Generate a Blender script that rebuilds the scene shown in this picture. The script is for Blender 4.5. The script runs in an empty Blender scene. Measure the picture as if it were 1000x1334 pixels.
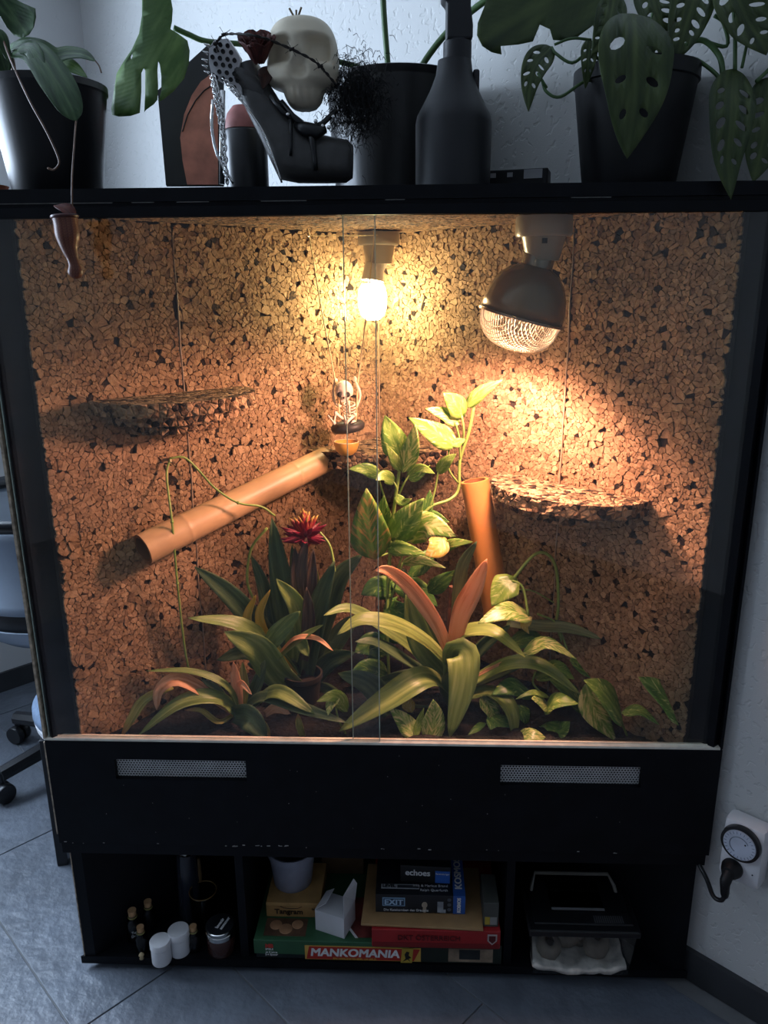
import bpy, bmesh, math, random
from mathutils import Vector, Matrix, noise
from mathutils.geometry import delaunay_2d_cdt
random.seed(7)
SC = bpy.context.scene
C = SC.collection
# ------------------------------------------------------------------ camera
PITCH = math.radians(16.0); CAMZ = 1.35; FPX = 1000.0
cam_d = bpy.data.cameras.new('camera'); cam = bpy.data.objects.new('camera', cam_d); C.objects.link(cam)
ROLL = math.radians(.4)
cam.location = (0, 0, CAMZ); cam.rotation_euler = (Matrix.Rotation(math.pi/2-PITCH, 3, 'X')@Matrix.Rotation(-ROLL, 3, 'Z')).to_euler()
cam_d.sensor_fit = 'VERTICAL'; cam_d.sensor_height = 36.0; cam_d.lens = FPX/1334*36.0
cam_d.clip_start = 0.02; SC.camera = cam
# ------------------------------------------------------------------ view, world, window light
SC.view_settings.view_transform = 'Standard'; SC.view_settings.look = 'None'
SC.view_settings.gamma = 1.0; SC.view_settings.use_curve_mapping = False
SC.view_settings.exposure = 0.0
W = bpy.data.worlds.new('overcast_sky'); SC.world = W; W.use_nodes = True
W.node_tree.nodes['Background'].inputs[0].default_value = (.45, .60, .9, 1)
W.node_tree.nodes['Background'].inputs[1].default_value = 1.0
# room: two walls at 45 degrees to the view; the window is in the left wall, just out of frame
RC = Vector((-.969, 2.834, 0)); D1 = Vector((.70711, -.70711, 0)); D2 = Vector((-.70711, -.70711, 0))
def room(a, b, z): return RC + D1*a + D2*b + Vector((0, 0, z))
WIN = (0.72, 2.42, .85, 2.38)          # along D2, z range
ld = bpy.data.lights.new('window_daylight', 'AREA'); lo = bpy.data.objects.new('window_daylight', ld); C.objects.link(lo)
ld.shape = 'RECTANGLE'; ld.size = WIN[1]-WIN[0]; ld.size_y = WIN[3]-WIN[2]
ld.energy = 165; ld.color = (.65, .80, 1.0)
lo.location = room(-.06, (WIN[0]+WIN[1])/2, (WIN[2]+WIN[3])/2)
lo.rotation_euler = D1.to_track_quat('-Z', 'Z').to_euler()
# ------------------------------------------------------------------ helpers
def ray(x, y):
    a = (x-500)/FPX; b = (667-y)/FPX; a, b = a*math.cos(ROLL)+b*math.sin(ROLL), b*math.cos(ROLL)-a*math.sin(ROLL)
    return Vector((a, math.cos(PITCH)+b*math.sin(PITCH), -math.sin(PITCH)+b*math.cos(PITCH)))
def at(x, y, Y):
    d = ray(x, y); t = Y/d.y; return Vector((d.x*t, Y, CAMZ+d.z*t))
def atz(x, y, z):
    d = ray(x, y); t = (z-CAMZ)/d.z; return Vector((d.x*t, d.y*t, z))
def zc(p): return p.y*math.cos(PITCH)-(p.z-CAMZ)*math.sin(PITCH)
def lin(h):
    h = h.lstrip('#'); r = []
    for i in (0, 2, 4):
        c = int(h[i:i+2], 16)/255; r.append(c/12.92 if c <= .04045 else ((c+.055)/1.055)**2.4)
    return (r[0], r[1], r[2], 1)
def mix(a, b, t): return tuple(a[i]*(1-t)+b[i]*t for i in range(4))
def sc(a, k): return (min(1, a[0]*k), min(1, a[1]*k), min(1, a[2]*k), 1)

class MB:
    def __init__(s): s.v = []; s.f = []; s.uv = None
    def add(s, vs, fs):
        o = len(s.v); s.v += [Vector(v) for v in vs]; s.f += [tuple(i+o for i in f) for f in fs]; return s
    def box(s, c, size, rz=0, M=None, bev=0):
        sx, sy, sz = size[0]/2, size[1]/2, size[2]/2
        R = M if M else Matrix.Rotation(rz, 3, 'Z'); c = Vector(c)
        if bev <= 0:
            vs = [c+R@Vector((x*sx, y*sy, z*sz)) for x in (-1, 1) for y in (-1, 1) for z in (-1, 1)]
            return s.add(vs, [(0,1,3,2), (4,6,7,5), (0,4,5,1), (2,3,7,6), (0,2,6,4), (1,5,7,3)])
        bm = bmesh.new(); bmesh.ops.create_cube(bm, size=1)
        for v in bm.verts: v.co = Vector((v.co.x*size[0], v.co.y*size[1], v.co.z*size[2]))
        bmesh.ops.bevel(bm, geom=bm.edges[:], offset=bev, segments=2, profile=.5, affect='EDGES')
        bm.verts.index_update()
        s.add([c+R@v.co for v in bm.verts], [tuple(v.index for v in f.verts) for f in bm.faces]); bm.free(); return s
    def prism(s, poly, z0, z1):
        n = len(poly)
        vs = [(p[0], p[1], z0) for p in poly]+[(p[0], p[1], z1) for p in poly]
        fs = [(i, (i+1) % n, n+(i+1) % n, n+i) for i in range(n)]+[tuple(range(n-1, -1, -1)), tuple(range(n, 2*n))]
        return s.add(vs, fs)
    def lathe(s, prof, c=(0,0,0), n=32, M=None, caps=True, squash=1.0):
        c = Vector(c); vs = []; fs = []
        for r, z in prof:
            for k in range(n):
                a = 2*math.pi*k/n; p = Vector((r*math.cos(a), r*math.sin(a)*squash, z)); vs.append(c+(M@p if M else p))
        for j in range(len(prof)-1):
            for k in range(n):
                k2 = (k+1) % n; fs.append((j*n+k, j*n+k2, (j+1)*n+k2, (j+1)*n+k))
        if caps:
            fs.append(tuple(range(n-1, -1, -1))); m = (len(prof)-1)*n; fs.append(tuple(m+k for k in range(n)))
        return s.add(vs, fs)
    def tube(s, pts, r, n=8, caps=True):
        pts = [Vector(p) for p in pts]; rs = r if isinstance(r, (list, tuple)) else [r]*len(pts)
        vs = []; fs = []; up = Vector((.13, .27, .95))
        for i, p in enumerate(pts):
            t = (pts[min(i+1, len(pts)-1)]-pts[max(i-1, 0)]).normalized()
            if i == 0:
                u = t.cross(up)
                if u.length < .05: u = t.cross(Vector((1, 0, 0)))
            else: u = u-t*u.dot(t)
            u.normalize(); w = t.cross(u).normalized()
            for k in range(n):
                a = 2*math.pi*k/n; vs.append(p+(u*math.cos(a)+w*math.sin(a))*rs[i])
        for j in range(len(pts)-1):
            for k in range(n):
                k2 = (k+1) % n; fs.append((j*n+k, j*n+k2, (j+1)*n+k2, (j+1)*n+k))
        if caps:
            fs.append(tuple(range(n-1, -1, -1))); m = (len(pts)-1)*n; fs.append(tuple(m+k for k in range(n)))
        return s.add(vs, fs)
    def sphere(s, c, r, n=16, m=10, sq=(1,1,1)):
        c = Vector(c); vs = []; fs = []
        for j in range(m+1):
            t = math.pi*j/m
            for k in range(n):
                a = 2*math.pi*k/n; vs.append(c+Vector((r*sq[0]*math.sin(t)*math.cos(a), r*sq[1]*math.sin(t)*math.sin(a), r*sq[2]*math.cos(t))))
        for j in range(m):
            for k in range(n):
                k2 = (k+1) % n; fs.append((j*n+k, (j+1)*n+k, (j+1)*n+k2, j*n+k2))
        return s.add(vs, fs)
    def torus(s, c, R, r, M=None, n=20, m=8, sq=1.0):
        c = Vector(c); vs = []; fs = []
        for i in range(n):
            a = 2*math.pi*i/n
            for k in range(m):
                b = 2*math.pi*k/m
                p = Vector(((R+r*math.cos(b))*math.cos(a)*sq, (R+r*math.cos(b))*math.sin(a), r*math.sin(b))); vs.append(c+(M@p if M else p))
        for i in range(n):
            for k in range(m):
                fs.append((i*m+k, ((i+1) % n)*m+k, ((i+1) % n)*m+(k+1) % m, i*m+(k+1) % m))
        return s.add(vs, fs)
    def obj(s, name, mat, parent=None, smooth=False, auto=None):
        me = bpy.data.meshes.new(name)
        lo_ = Vector([min(v[i] for v in s.v) for i in range(3)]); hi = Vector([max(v[i] for v in s.v) for i in range(3)])
        c = (lo_+hi)/2
        me.from_pydata([v-c for v in s.v], [], s.f); me.update()
        if s.uv:
            ul = me.uv_layers.new(name='UVMap')
            for l in me.loops: ul.data[l.index].uv = s.uv[l.vertex_index]
        if smooth:
            me.shade_smooth()
            if auto: me.set_sharp_from_angle(angle=math.radians(auto))
        if mat is not None: me.materials.append(mat)
        o = bpy.data.objects.new(name, me); C.objects.link(o); o.location = c
        if parent is not None: attach(o, parent)
        return o
def wloc(o):
    p = o.location.copy(); q = o
    return o.get('_w') and Vector(o['_w']) or p
def attach(o, parent):
    w = WL.get(parent.name, parent.location.copy()); WL[o.name] = o.location.copy()
    o.parent = parent; o.matrix_parent_inverse = Matrix.Translation(-w)
WL = {}
def tag(o, label, cat, group=None, kind=None):
    o['label'] = label; o['category'] = cat
    if group: o['group'] = group
    if kind: o['kind'] = kind
    return o
def thing(name, label, cat, loc=(0,0,0), group=None):
    o = bpy.data.objects.new(name, None); C.objects.link(o); o.location = loc; o.empty_display_size = .02
    WL[o.name] = Vector(loc)
    return tag(o, label, cat, group)
def struct(o): o['kind'] = 'structure'; return o
def flag(o, label=None, kind=None):
    if label: o['label'] = label
    if kind: o['kind'] = kind
    return o
def thick(o, t, off=0):
    m = o.modifiers.new('thickness', 'SOLIDIFY'); m.thickness = t; m.offset = off; return o
def crom(pts, n):
    pts = [Vector(p) for p in pts]
    if len(pts) == 2: return [pts[0].lerp(pts[1], i/n) for i in range(n+1)]
    P = [pts[0]*2-pts[1]]+pts+[pts[-1]*2-pts[-2]]; m = len(pts)-1; out = []
    for i in range(n+1):
        u = i/n*m; k = min(int(u), m-1); t = u-k
        a, b, c, d = P[k], P[k+1], P[k+2], P[k+3]
        out.append(.5*((2*b)+(c-a)*t+(2*a-5*b+4*c-d)*t*t+(3*b-a-3*c+d)*t**3))
    return out
# ------------------------------------------------------------------ materials
def nodes(name):
    m = bpy.data.materials.new(name); m.use_nodes = True; nt = m.node_tree
    return m, nt, nt.nodes['Principled BSDF'], nt.nodes, nt.links
def ramp(N, stops):
    r = N.new('ShaderNodeValToRGB'); e = r.color_ramp.elements
    e[0].position, e[0].color = stops[0]; e[1].position, e[1].color = stops[-1]
    for p, c in stops[1:-1]:
        x = e.new(p); x.color = c
    return r
def pm(name, base, rough=.5, metal=0, var=.18, scale=18, bump=0, bscale=60, spec=.5, bdist=.002, coat=0):
    m, nt, b, N, L = nodes(name)
    tc = N.new('ShaderNodeTexCoord'); no = N.new('ShaderNodeTexNoise'); no.inputs['Scale'].default_value = scale; no.inputs['Detail'].default_value = 5
    L.new(tc.outputs['Object'], no.inputs['Vector'])
    r = ramp(N, [(.3, sc(base, 1-var)), (.7, sc(base, 1+var))]); L.new(no.outputs['Fac'], r.inputs[0]); L.new(r.outputs[0], b.inputs['Base Color'])
    b.inputs['Roughness'].default_value = rough; b.inputs['Metallic'].default_value = metal
    b.inputs['Specular IOR Level'].default_value = spec
    if coat: b.inputs['Coat Weight'].default_value = coat
    if bump:
        n2 = N.new('ShaderNodeTexNoise'); n2.inputs['Scale'].default_value = bscale; n2.inputs['Detail'].default_value = 6
        L.new(tc.outputs['Object'], n2.inputs['Vector'])
        bp = N.new('ShaderNodeBump'); bp.inputs['Strength'].default_value = bump; bp.inputs['Distance'].default_value = bdist
        L.new(n2.outputs['Fac'], bp.inputs['Height']); L.new(bp.outputs[0], b.inputs['Normal'])
    return m
def emit(name, col, strength):
    m, nt, b, N, L = nodes(name)
    no = N.new('ShaderNodeTexNoise'); no.inputs['Scale'].default_value = 30
    r = ramp(N, [(.2, sc(col, .95)), (.8, col)]); L.new(no.outputs['Fac'], r.inputs[0])
    L.new(r.outputs[0], b.inputs['Emission Color']); b.inputs['Emission Strength'].default_value = strength
    b.inputs['Base Color'].default_value = (.8, .8, .8, 1); return m
def glassmat(name, tint, refl=1.0, rough=0.0, dust=0.0, ior=1.45, dustcol=(.6,.6,.6,1)):
    m, nt, b, N, L = nodes(name); out = N['Material Output']
    tr = N.new('ShaderNodeBsdfTransparent'); tr.inputs[0].default_value = tint
    gl = N.new('ShaderNodeBsdfGlossy'); gl.inputs['Roughness'].default_value = rough; gl.inputs[0].default_value = (refl, refl, refl, 1)
    lw = N.new('ShaderNodeLayerWeight'); lw.inputs[0].default_value = .5
    pw = N.new('ShaderNodeMath'); pw.operation = 'POWER'; L.new(lw.outputs['Facing'], pw.inputs[0]); pw.inputs[1].default_value = 5
    fr = N.new('ShaderNodeMath'); fr.operation = 'MULTIPLY_ADD'; L.new(pw.outputs[0], fr.inputs[0]); fr.inputs[1].default_value = .96; fr.inputs[2].default_value = .035
    mx = N.new('ShaderNodeMixShader'); L.new(fr.outputs[0], mx.inputs[0]); L.new(tr.outputs[0], mx.inputs[1]); L.new(gl.outputs[0], mx.inputs[2])
    last = mx
    if dust:
        di = N.new('ShaderNodeBsdfDiffuse'); di.inputs[0].default_value = dustcol
        tc = N.new('ShaderNodeTexCoord'); mp = N.new('ShaderNodeMapping'); mp.inputs['Scale'].default_value = (9, 9, 1.6)
        no = N.new('ShaderNodeTexNoise'); no.inputs['Scale'].default_value = 2.2; no.inputs['Detail'].default_value = 7
        L.new(tc.outputs['Object'], mp.inputs[0]); L.new(mp.outputs[0], no.inputs['Vector'])
        r = ramp(N, [(.42, (0, 0, 0, 1)), (.75, (dust, dust, dust, 1))]); L.new(no.outputs['Fac'], r.inputs[0])
        m2 = N.new('ShaderNodeMixShader'); L.new(r.outputs[0], m2.inputs[0]); L.new(mx.outputs[0], m2.inputs[1]); L.new(di.outputs[0], m2.inputs[2]); last = m2
    L.new(last.outputs[0], out.inputs['Surface']); N.remove(b); return m
def leafmat(name, base, light, dark=None, varieg=0.0, vcol=(.75,.72,.35,1), ribs=0.0, rough=.35, trans=.25, veins=6, tipcol=None):
    """UV: u 0..1 across, v 0..1 along"""
    m, nt, b, N, L = nodes(name); out = N['Material Output']
    uv = N.new('ShaderNodeUVMap'); sp = N.new('ShaderNodeSeparateXYZ'); L.new(uv.outputs[0], sp.inputs[0])
    def M(op, a, c=None, **k):
        n = N.new('ShaderNodeMath'); n.operation = op
        for i, x in enumerate((a, c)):
            if x is None: continue
            if isinstance(x, (int, float)): n.inputs[i].default_value = x
            else: L.new(x, n.inputs[i])
        return n.outputs[0]
    du = M('ABSOLUTE', M('SUBTRACT', sp.outputs[0], .5))
    oi = N.new('ShaderNodeObjectInfo')
    no = N.new('ShaderNodeTexNoise'); no.noise_dimensions = '4D'; no.inputs['Scale'].default_value = 3; no.inputs['Detail'].default_value = 4
    cb = N.new('ShaderNodeCombineXYZ'); L.new(M('MULTIPLY', sp.outputs[0], 2.2), cb.inputs[0]); L.new(M('MULTIPLY', sp.outputs[1], .8), cb.inputs[1])
    L.new(cb.outputs[0], no.inputs['Vector']); L.new(M('MULTIPLY', oi.outputs['Random'], 37.0), no.inputs['W'])
    dk = dark or sc(base, .6)
    r = ramp(N, [(.3, dk), (.5, base), (.72, mix(base, light, .6))]); L.new(no.outputs['Fac'], r.inputs[0])
    col = r.outputs[0]
    def mixc(fac, a, bcol):
        x = N.new('ShaderNodeMix'); x.data_type = 'RGBA'; L.new(fac, x.inputs[0]); L.new(a, x.inputs[6])
        if isinstance(bcol, tuple): x.inputs[7].default_value = bcol
        else: L.new(bcol, x.inputs[7])
        return x.outputs[2]
    if varieg:
        n2 = N.new('ShaderNodeTexNoise'); n2.noise_dimensions = '4D'; n2.inputs['Scale'].default_value = 5; n2.inputs['Detail'].default_value = 5; n2.inputs['Roughness'].default_value = .65
        c2 = N.new('ShaderNodeCombineXYZ'); L.new(M('ADD', M('MULTIPLY', sp.outputs[1], 2.6), M('MULTIPLY', du, -2.2)), c2.inputs[0]); L.new(M('MULTIPLY', sp.outputs[0], .9), c2.inputs[1])
        L.new(c2.outputs[0], n2.inputs['Vector']); L.new(M('MULTIPLY', oi.outputs['Random'], 61.0), n2.inputs['W'])
        r2 = ramp(N, [(.62-varieg*.22, (0,0,0,1)), (.70-varieg*.22, (1,1,1,1))]); L.new(n2.outputs['Fac'], r2.inputs[0])
        col = mixc(r2.outputs[0], col, vcol)
    if tipcol:
        r3 = ramp(N, [(.72, (0,0,0,1)), (.95, (1,1,1,1))]); L.new(sp.outputs[1], r3.inputs[0]); col = mixc(r3.outputs[0], col, tipcol)
    rb = ramp(N, [(.012, (1,1,1,1)), (.05, (0,0,0,1))]); L.new(du, rb.inputs[0])
    col = mixc(M('MULTIPLY', rb.outputs[0], .08 if ribs else .3), col, light)
    L.new(col, b.inputs['Base Color']); b.inputs['Roughness'].default_value = rough
    # veins or parallel ribs as relief
    wv = N.new('ShaderNodeTexWave'); wv.inputs['Scale'].default_value = 1.0; wv.inputs['Distortion'].default_value = .4
    c3 = N.new('ShaderNodeCombineXYZ')
    if ribs: L.new(M('MULTIPLY', sp.outputs[0], ribs), c3.inputs[0])
    else: L.new(M('SUBTRACT', M('MULTIPLY', sp.outputs[1], float(veins)), M('MULTIPLY', du, veins*.9)), c3.inputs[0])
    L.new(c3.outputs[0], wv.inputs['Vector'])
    bp = N.new('ShaderNodeBump'); bp.inputs['Strength'].default_value = .18 if ribs else .07; bp.inputs['Distance'].default_value = .002
    L.new(wv.outputs['Fac'], bp.inputs['Height']); L.new(bp.outputs[0], b.inputs['Normal'])
    tl = N.new('ShaderNodeBsdfTranslucent'); L.new(col, tl.inputs[0])
    mx = N.new('ShaderNodeMixShader'); mx.inputs[0].default_value = trans
    L.new(b.outputs[0], mx.inputs[1]); L.new(tl.outputs[0], mx.inputs[2]); L.new(mx.outputs[0], out.inputs['Surface'])
    return m
def corkmat(name, stops, attr=None, cell=70, bump=.6):
    m, nt, b, N, L = nodes(name); tc = N.new('ShaderNodeTexCoord')
    n1 = N.new('ShaderNodeTexNoise'); n1.inputs['Scale'].default_value = 160; n1.inputs['Detail'].default_value = 6; n1.inputs['Roughness'].default_value = .7
    L.new(tc.outputs['Object'], n1.inputs['Vector'])
    if attr:
        a = N.new('ShaderNodeAttribute'); a.attribute_name = attr; src = a.outputs['Fac']
    else:
        v = N.new('ShaderNodeTexVoronoi'); v.inputs['Scale'].default_value = cell; L.new(tc.outputs['Object'], v.inputs['Vector'])
        s = N.new('ShaderNodeSeparateColor'); L.new(v.outputs['Color'], s.inputs[0]); src = s.outputs[0]
    n1.inputs['Scale'].default_value = 130
    ad = N.new('ShaderNodeMath'); ad.operation = 'MULTIPLY_ADD'; L.new(n1.outputs['Fac'], ad.inputs[0]); ad.inputs[1].default_value = 1.15; 
    sb = N.new('ShaderNodeMath'); sb.operation = 'SUBTRACT'; L.new(src, sb.inputs[0]); sb.inputs[1].default_value = .575; L.new(sb.outputs[0], ad.inputs[2])
    r = ramp(N, stops); L.new(ad.outputs[0], r.inputs[0]); L.new(r.outputs[0], b.inputs['Base Color'])
    b.inputs['Roughness'].default_value = .85; b.inputs['Specular IOR Level'].default_value = .2
    bp = N.new('ShaderNodeBump'); bp.inputs['Strength'].default_value = bump; bp.inputs['Distance'].default_value = .003
    L.new(n1.outputs['Fac'], bp.inputs['Height'])
    if not attr:
        v2 = N.new('ShaderNodeTexVoronoi'); v2.feature = 'DISTANCE_TO_EDGE'; v2.inputs['Scale'].default_value = cell; L.new(tc.outputs['Object'], v2.inputs['Vector'])
        r4 = ramp(N, [(0, (0,0,0,1)), (.2, (1,1,1,1))]); L.new(v2.outputs['Distance'], r4.inputs[0])
        b2 = N.new('ShaderNodeBump'); b2.inputs['Strength'].default_value = 1; b2.inputs['Distance'].default_value = .004
        L.new(r4.outputs[0], b2.inputs['Height']); L.new(bp.outputs[0], b2.inputs['Normal']); L.new(b2.outputs[0], b.inputs['Normal'])
    else: L.new(bp.outputs[0], b.inputs['Normal'])
    return m
def plaster(name, base, bump=1.0, scale=55):
    m, nt, b, N, L = nodes(name); tc = N.new('ShaderNodeTexCoord')
    v = N.new('ShaderNodeTexNoise'); v.inputs['Scale'].default_value = scale; v.inputs['Detail'].default_value = 1.2; v.inputs['Distortion'].default_value = .5
    L.new(tc.outputs['Object'], v.inputs['Vector'])
    r = ramp(N, [(.58, (1,1,1,1)), (.66, (0,0,0,1))]); L.new(v.outputs['Fac'], r.inputs[0])
    f = N.new('ShaderNodeTexNoise'); f.inputs['Scale'].default_value = scale*6; L.new(tc.outputs['Object'], f.inputs['Vector'])
    ad = N.new('ShaderNodeMath'); ad.operation = 'MULTIPLY_ADD'; L.new(f.outputs['Fac'], ad.inputs[0]); ad.inputs[1].default_value = .25; L.new(r.outputs[0], ad.inputs[2])
    bp = N.new('ShaderNodeBump'); bp.inputs['Strength'].default_value = bump; bp.inputs['Distance'].default_value = .003
    L.new(ad.outputs[0], bp.inputs['Height']); L.new(bp.outputs[0], b.inputs['Normal'])
    n3 = N.new('ShaderNodeTexNoise'); n3.inputs['Scale'].default_value = 3; L.new(tc.outputs['Object'], n3.inputs['Vector'])
    c = ramp(N, [(.3, sc(base, .95)), (.7, base)]); L.new(n3.outputs['Fac'], c.inputs[0]); L.new(c.outputs[0], b.inputs['Base Color'])
    b.inputs['Roughness'].default_value = .8; b.inputs['Specular IOR Level'].default_value = .25; return m

MT = {}
MT['wall'] = plaster('white_plaster', (.56, .56, .55, 1), .42, 70)
MT['wall_dark'] = plaster('unseen_wall_low_bounce', (.30, .30, .305, 1), .12, 40)  # for the unseen walls, tone made dark to cut bounce light in the room
MT['wall_smooth'] = plaster('white_wall_smooth', (.56, .56, .56, 1), .12, 40)
MT['tile'] = pm('slate_tile', (.105, .120, .145, 1), .42, 0, .25, 7, 1.0, 30, bdist=.005)
MT['grout'] = pm('tile_grout', (.16, .165, .17, 1), .9, 0, .1, 30)
MT['skirting'] = pm('dark_skirting', (.035, .037, .042, 1), .45, 0, .2, 12, .2, 30)
MT['black'] = pm('black_painted_wood', (.0035, .0042, .0065, 1), .5, 0, .3, 25, .12, 120, spec=.16)
MT['blackgloss'] = pm('black_plastic', (.005, .0055, .007, 1), .36, 0, .2, 12)
MT['blackmatt'] = pm('black_matt_plastic', (.007, .0075, .009, 1), .5, 0, .2, 20, .1, 90, spec=.3)
MT['edgewood'] = pm('raw_board_edge', (.42, .34, .25, 1), .7, 0, .5, 90, .6, 140)
MT['rail'] = pm('pale_glass_rail', (.90, .83, .70, 1), .35, 0, .15, 40)
MT['glass'] = glassmat('clear_glass', (.955, .965, .955, 1), 1.0, 0.0, dust=.010)
MT['glassedge'] = pm('glass_edge', (.40, .48, .40, 1), .15, 0, .2, 30)
MT['winglass'] = glassmat('window_glass', (.98, .98, .98, 1), 1.0)
MT['metal'] = pm('perforated_steel', (.55, .55, .55, 1), .45, .15, .15, 30)
MT['chrome'] = pm('chrome', (.75, .75, .74, 1), .12, 1, .05, 30)
MT['white'] = pm('white_plastic', (.72, .72, .74, 1), .35, 0, .05, 20)
MT['soil'] = pm('potting_soil', (.010, .007, .005, 1), .95, 0, .6, 60, 1, 90, bdist=.01)
CORK = [(.08, (.012, .007, .005, 1)), (.24, (.11, .066, .036, 1)), (.36, (.20, .122, .066, 1)), (.55, (.30, .188, .103, 1)), (.85, (.46, .31, .18, 1))]
MT['cork'] = corkmat('cork_granules', CORK, 'tone')
MT['corkv'] = corkmat('cork_slab', CORK, None, 85)
MT['corkback'] = pm('dark_cork_backing', (.014, .008, .005, 1), .95, 0, .5, 60)
# ------------------------------------------------------------------ room shell
RA, RB, RH = 4.3, 3.9, 2.5
def slab(name, a0, a1, b0, b1, z0, z1, mat):
    m = MB(); p = [room(a, b, 0) for a, b in ((a0, b0), (a1, b0), (a1, b1), (a0, b1))]
    m.prism([(q.x, q.y) for q in p][::-1], z0, z1); return m.obj(name, mat)
floor = struct(slab('floor', 0, RA, 0, RB, -.05, -.003, MT['grout']))
struct(slab('ceiling', 0, RA, 0, RB, RH, RH+.05, MT['wall_smooth']))
struct(slab('wall_right', 0, RA, -.08, 0, -.05, RH, MT['wall']))
struct(slab('wall_far', RA, RA+.08, -.08, RB, -.05, RH, MT['wall_dark']))
struct(slab('wall_back', 0, RA, RB, RB+.08, -.05, RH, MT['wall_dark']))
m = MB()                                           # left wall around its window opening
for b0, b1, z0, z1 in ((-.08, WIN[0], -.05, RH), (WIN[1], RB+.08, -.05, RH), (WIN[0], WIN[1], -.05, WIN[2]), (WIN[0], WIN[1], WIN[3], RH)):
    p = [room(a, b, 0) for a, b in ((-.10, b0), (0, b0), (0, b1), (-.10, b1))]; m.prism([(q.x, q.y) for q in p][::-1], z0, z1)
wl = struct(m.obj('wall_left', MT['wall_smooth']))
win = MB(); fr = .05
rz = math.atan2(D2.y, D2.x)
for b0, b1, z0, z1 in ((WIN[0], WIN[0]+fr, WIN[2], WIN[3]), (WIN[1]-fr, WIN[1], WIN[2], WIN[3]), (WIN[0]+fr, WIN[1]-fr, WIN[2], WIN[2]+fr), (WIN[0]+fr, WIN[1]-fr, WIN[3]-fr, WIN[3])):
    win.box(room(-.03, (b0+b1)/2, (z0+z1)/2), (b1-b0, .04, z1-z0), rz)
w1 = struct(win.obj('window_1', MT['white']))
pg = MB(); pg.box(room(-.035, (WIN[0]+WIN[1])/2, (WIN[2]+WIN[3])/2), (WIN[1]-WIN[0]-2*fr, .004, WIN[3]-WIN[2]-2*fr), rz); pg.obj('pane', MT['winglass'], w1)
for nm, a0, a1, b0, b1 in (('baseboard_right', .012, RA, 0, .012), ('baseboard_left', 0, .012, .012, RB)):
    struct(slab(nm, a0, a1, b0, b1, 0, .07, MT['skirting']))
# floor tiles 30 x 60 cm, parallel to the walls, staggered
TW, TL, G = .2975, .606, .003
tm = MB(); tm.box((0, 0, -.006), (TL-G, TW-G, .012), 0, None, .0012)
tile0 = None
sA0 = .956/math.sqrt(2)       # X+Y of one long joint; row coordinate = distance from the right wall
rw = (RC.x+RC.y)/math.sqrt(2)
base_r = rw-sA0
nt_ = 0
first = None
for r in range(-12, 16):
    r0 = base_r+(r)*TW; r1 = r0+TW      # distance from right wall range
    if r1 < 0.05 or r0 > 2.6: continue
    # joint positions: coordinate along D1 = ((X-Y)/sqrt2) relative to corner
    c0 = (RC.x-RC.y)/math.sqrt(2)
    off = (-1.725/math.sqrt(2))-c0 + (r-0)*(.0926)   # row r=0 is X+Y .56...96
    for k in range(-6, 8):
        a0 = off+k*TL; a1 = a0+TL
        if a1 < .15 or a0 > RA-.1: continue
        ctr = room((a0+a1)/2, (r0+r1)/2, .0)
        if ctr.y < -.9: continue
        aa0, aa1 = max(a0, .012), min(a1, RA); rr0, rr1 = max(r0, .012), r1
        if aa0 == a0 and aa1 == a1 and rr0 == r0:
            if first is None:
                o = tm.obj('tile', MT['tile']); first = o
            else:
                o = bpy.data.objects.new('tile', first.data); C.objects.link(o)
            o.location = ctr+Vector((0, 0, -.006)); o.rotation_euler.z = -math.pi/4
            WL[o.name] = o.location.copy()
            attach(o, floor)
        else:
            q = MB(); q.box(room((aa0+aa1)/2, (rr0+rr1)/2, -.006), (aa1-aa0-G, rr1-rr0-G, .012), -math.pi/4); q.obj('tile', MT['tile'], floor)
# ------------------------------------------------------------------ front frame of the terrarium
FLc = Vector((-.647, 1.274, 0)); FRc = Vector((.617, 1.226, 0))
E1 = (FRc-FLc).normalized(); E2 = Vector((-E1.y, E1.x, 0)); OC = (FLc+FRc)/2; FW = (FRc-FLc).length
FA = math.atan2(E1.y, E1.x)
def fr_(u, v, z): return OC+E1*u+E2*v+Vector((0, 0, z))
def fbox(mb, u0, u1, v0, v1, z0, z1): return mb.box(fr_((u0+u1)/2, (v0+v1)/2, (z0+z1)/2), (u1-u0, v1-v0, z1-z0), FA)
APX = Vector((-.008, 1.856, 0))
hw = FW/2
Z0, Z1, ZT, ZT2 = .541, 1.4725, 1.4795, 1.505
terr = thing('terrarium', 'large black corner terrarium with cork walls and sliding glass front', 'terrarium', fr_(0, .25, .31))
def inward(p, q, d, side):
    t = (q-p).normalized(); n = Vector((-t.y, t.x, 0))*side; return n*d
# diagonal boards (outer skin)
nL = inward(FLc, APX, 1, -1); nR = inward(FRc, APX, 1, 1)
TB = .014
def meet(a, b, nA, nB, da, db):
    """intersection of the two diagonal planes offset inward"""
    p = a+nA*da; q = b+nB*db; t = (APX-a).normalized(); s = (APX-b).normalized()
    den = t.x*s.y-t.y*s.x; k = ((q.x-p.x)*s.y-(q.y-p.y)*s.x)/den; return p+t*k
AP1 = meet(FLc, FRc, nL, nR, TB, TB); CT = .022
AP2 = meet(FLc, FRc, nL, nR, TB+CT, TB+CT)
fl2 = FLc+nL*TB+(APX-FLc).normalized()*.012; fr2 = FRc+nR*TB+(APX-FRc).normalized()*.012
b = MB(); b.prism([(p.x, p.y) for p in (FLc+E2*.0165, APX, AP1, fl2+E2*.004)][::-1], .309, ZT); b.obj('side_board', MT['black'], terr)
b = MB(); b.prism([(p.x, p.y) for p in (FRc+E2*.0165, fr2+E2*.004, AP1, APX)][::-1], .309, ZT); b.obj('side_board', MT['black'], terr)
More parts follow.
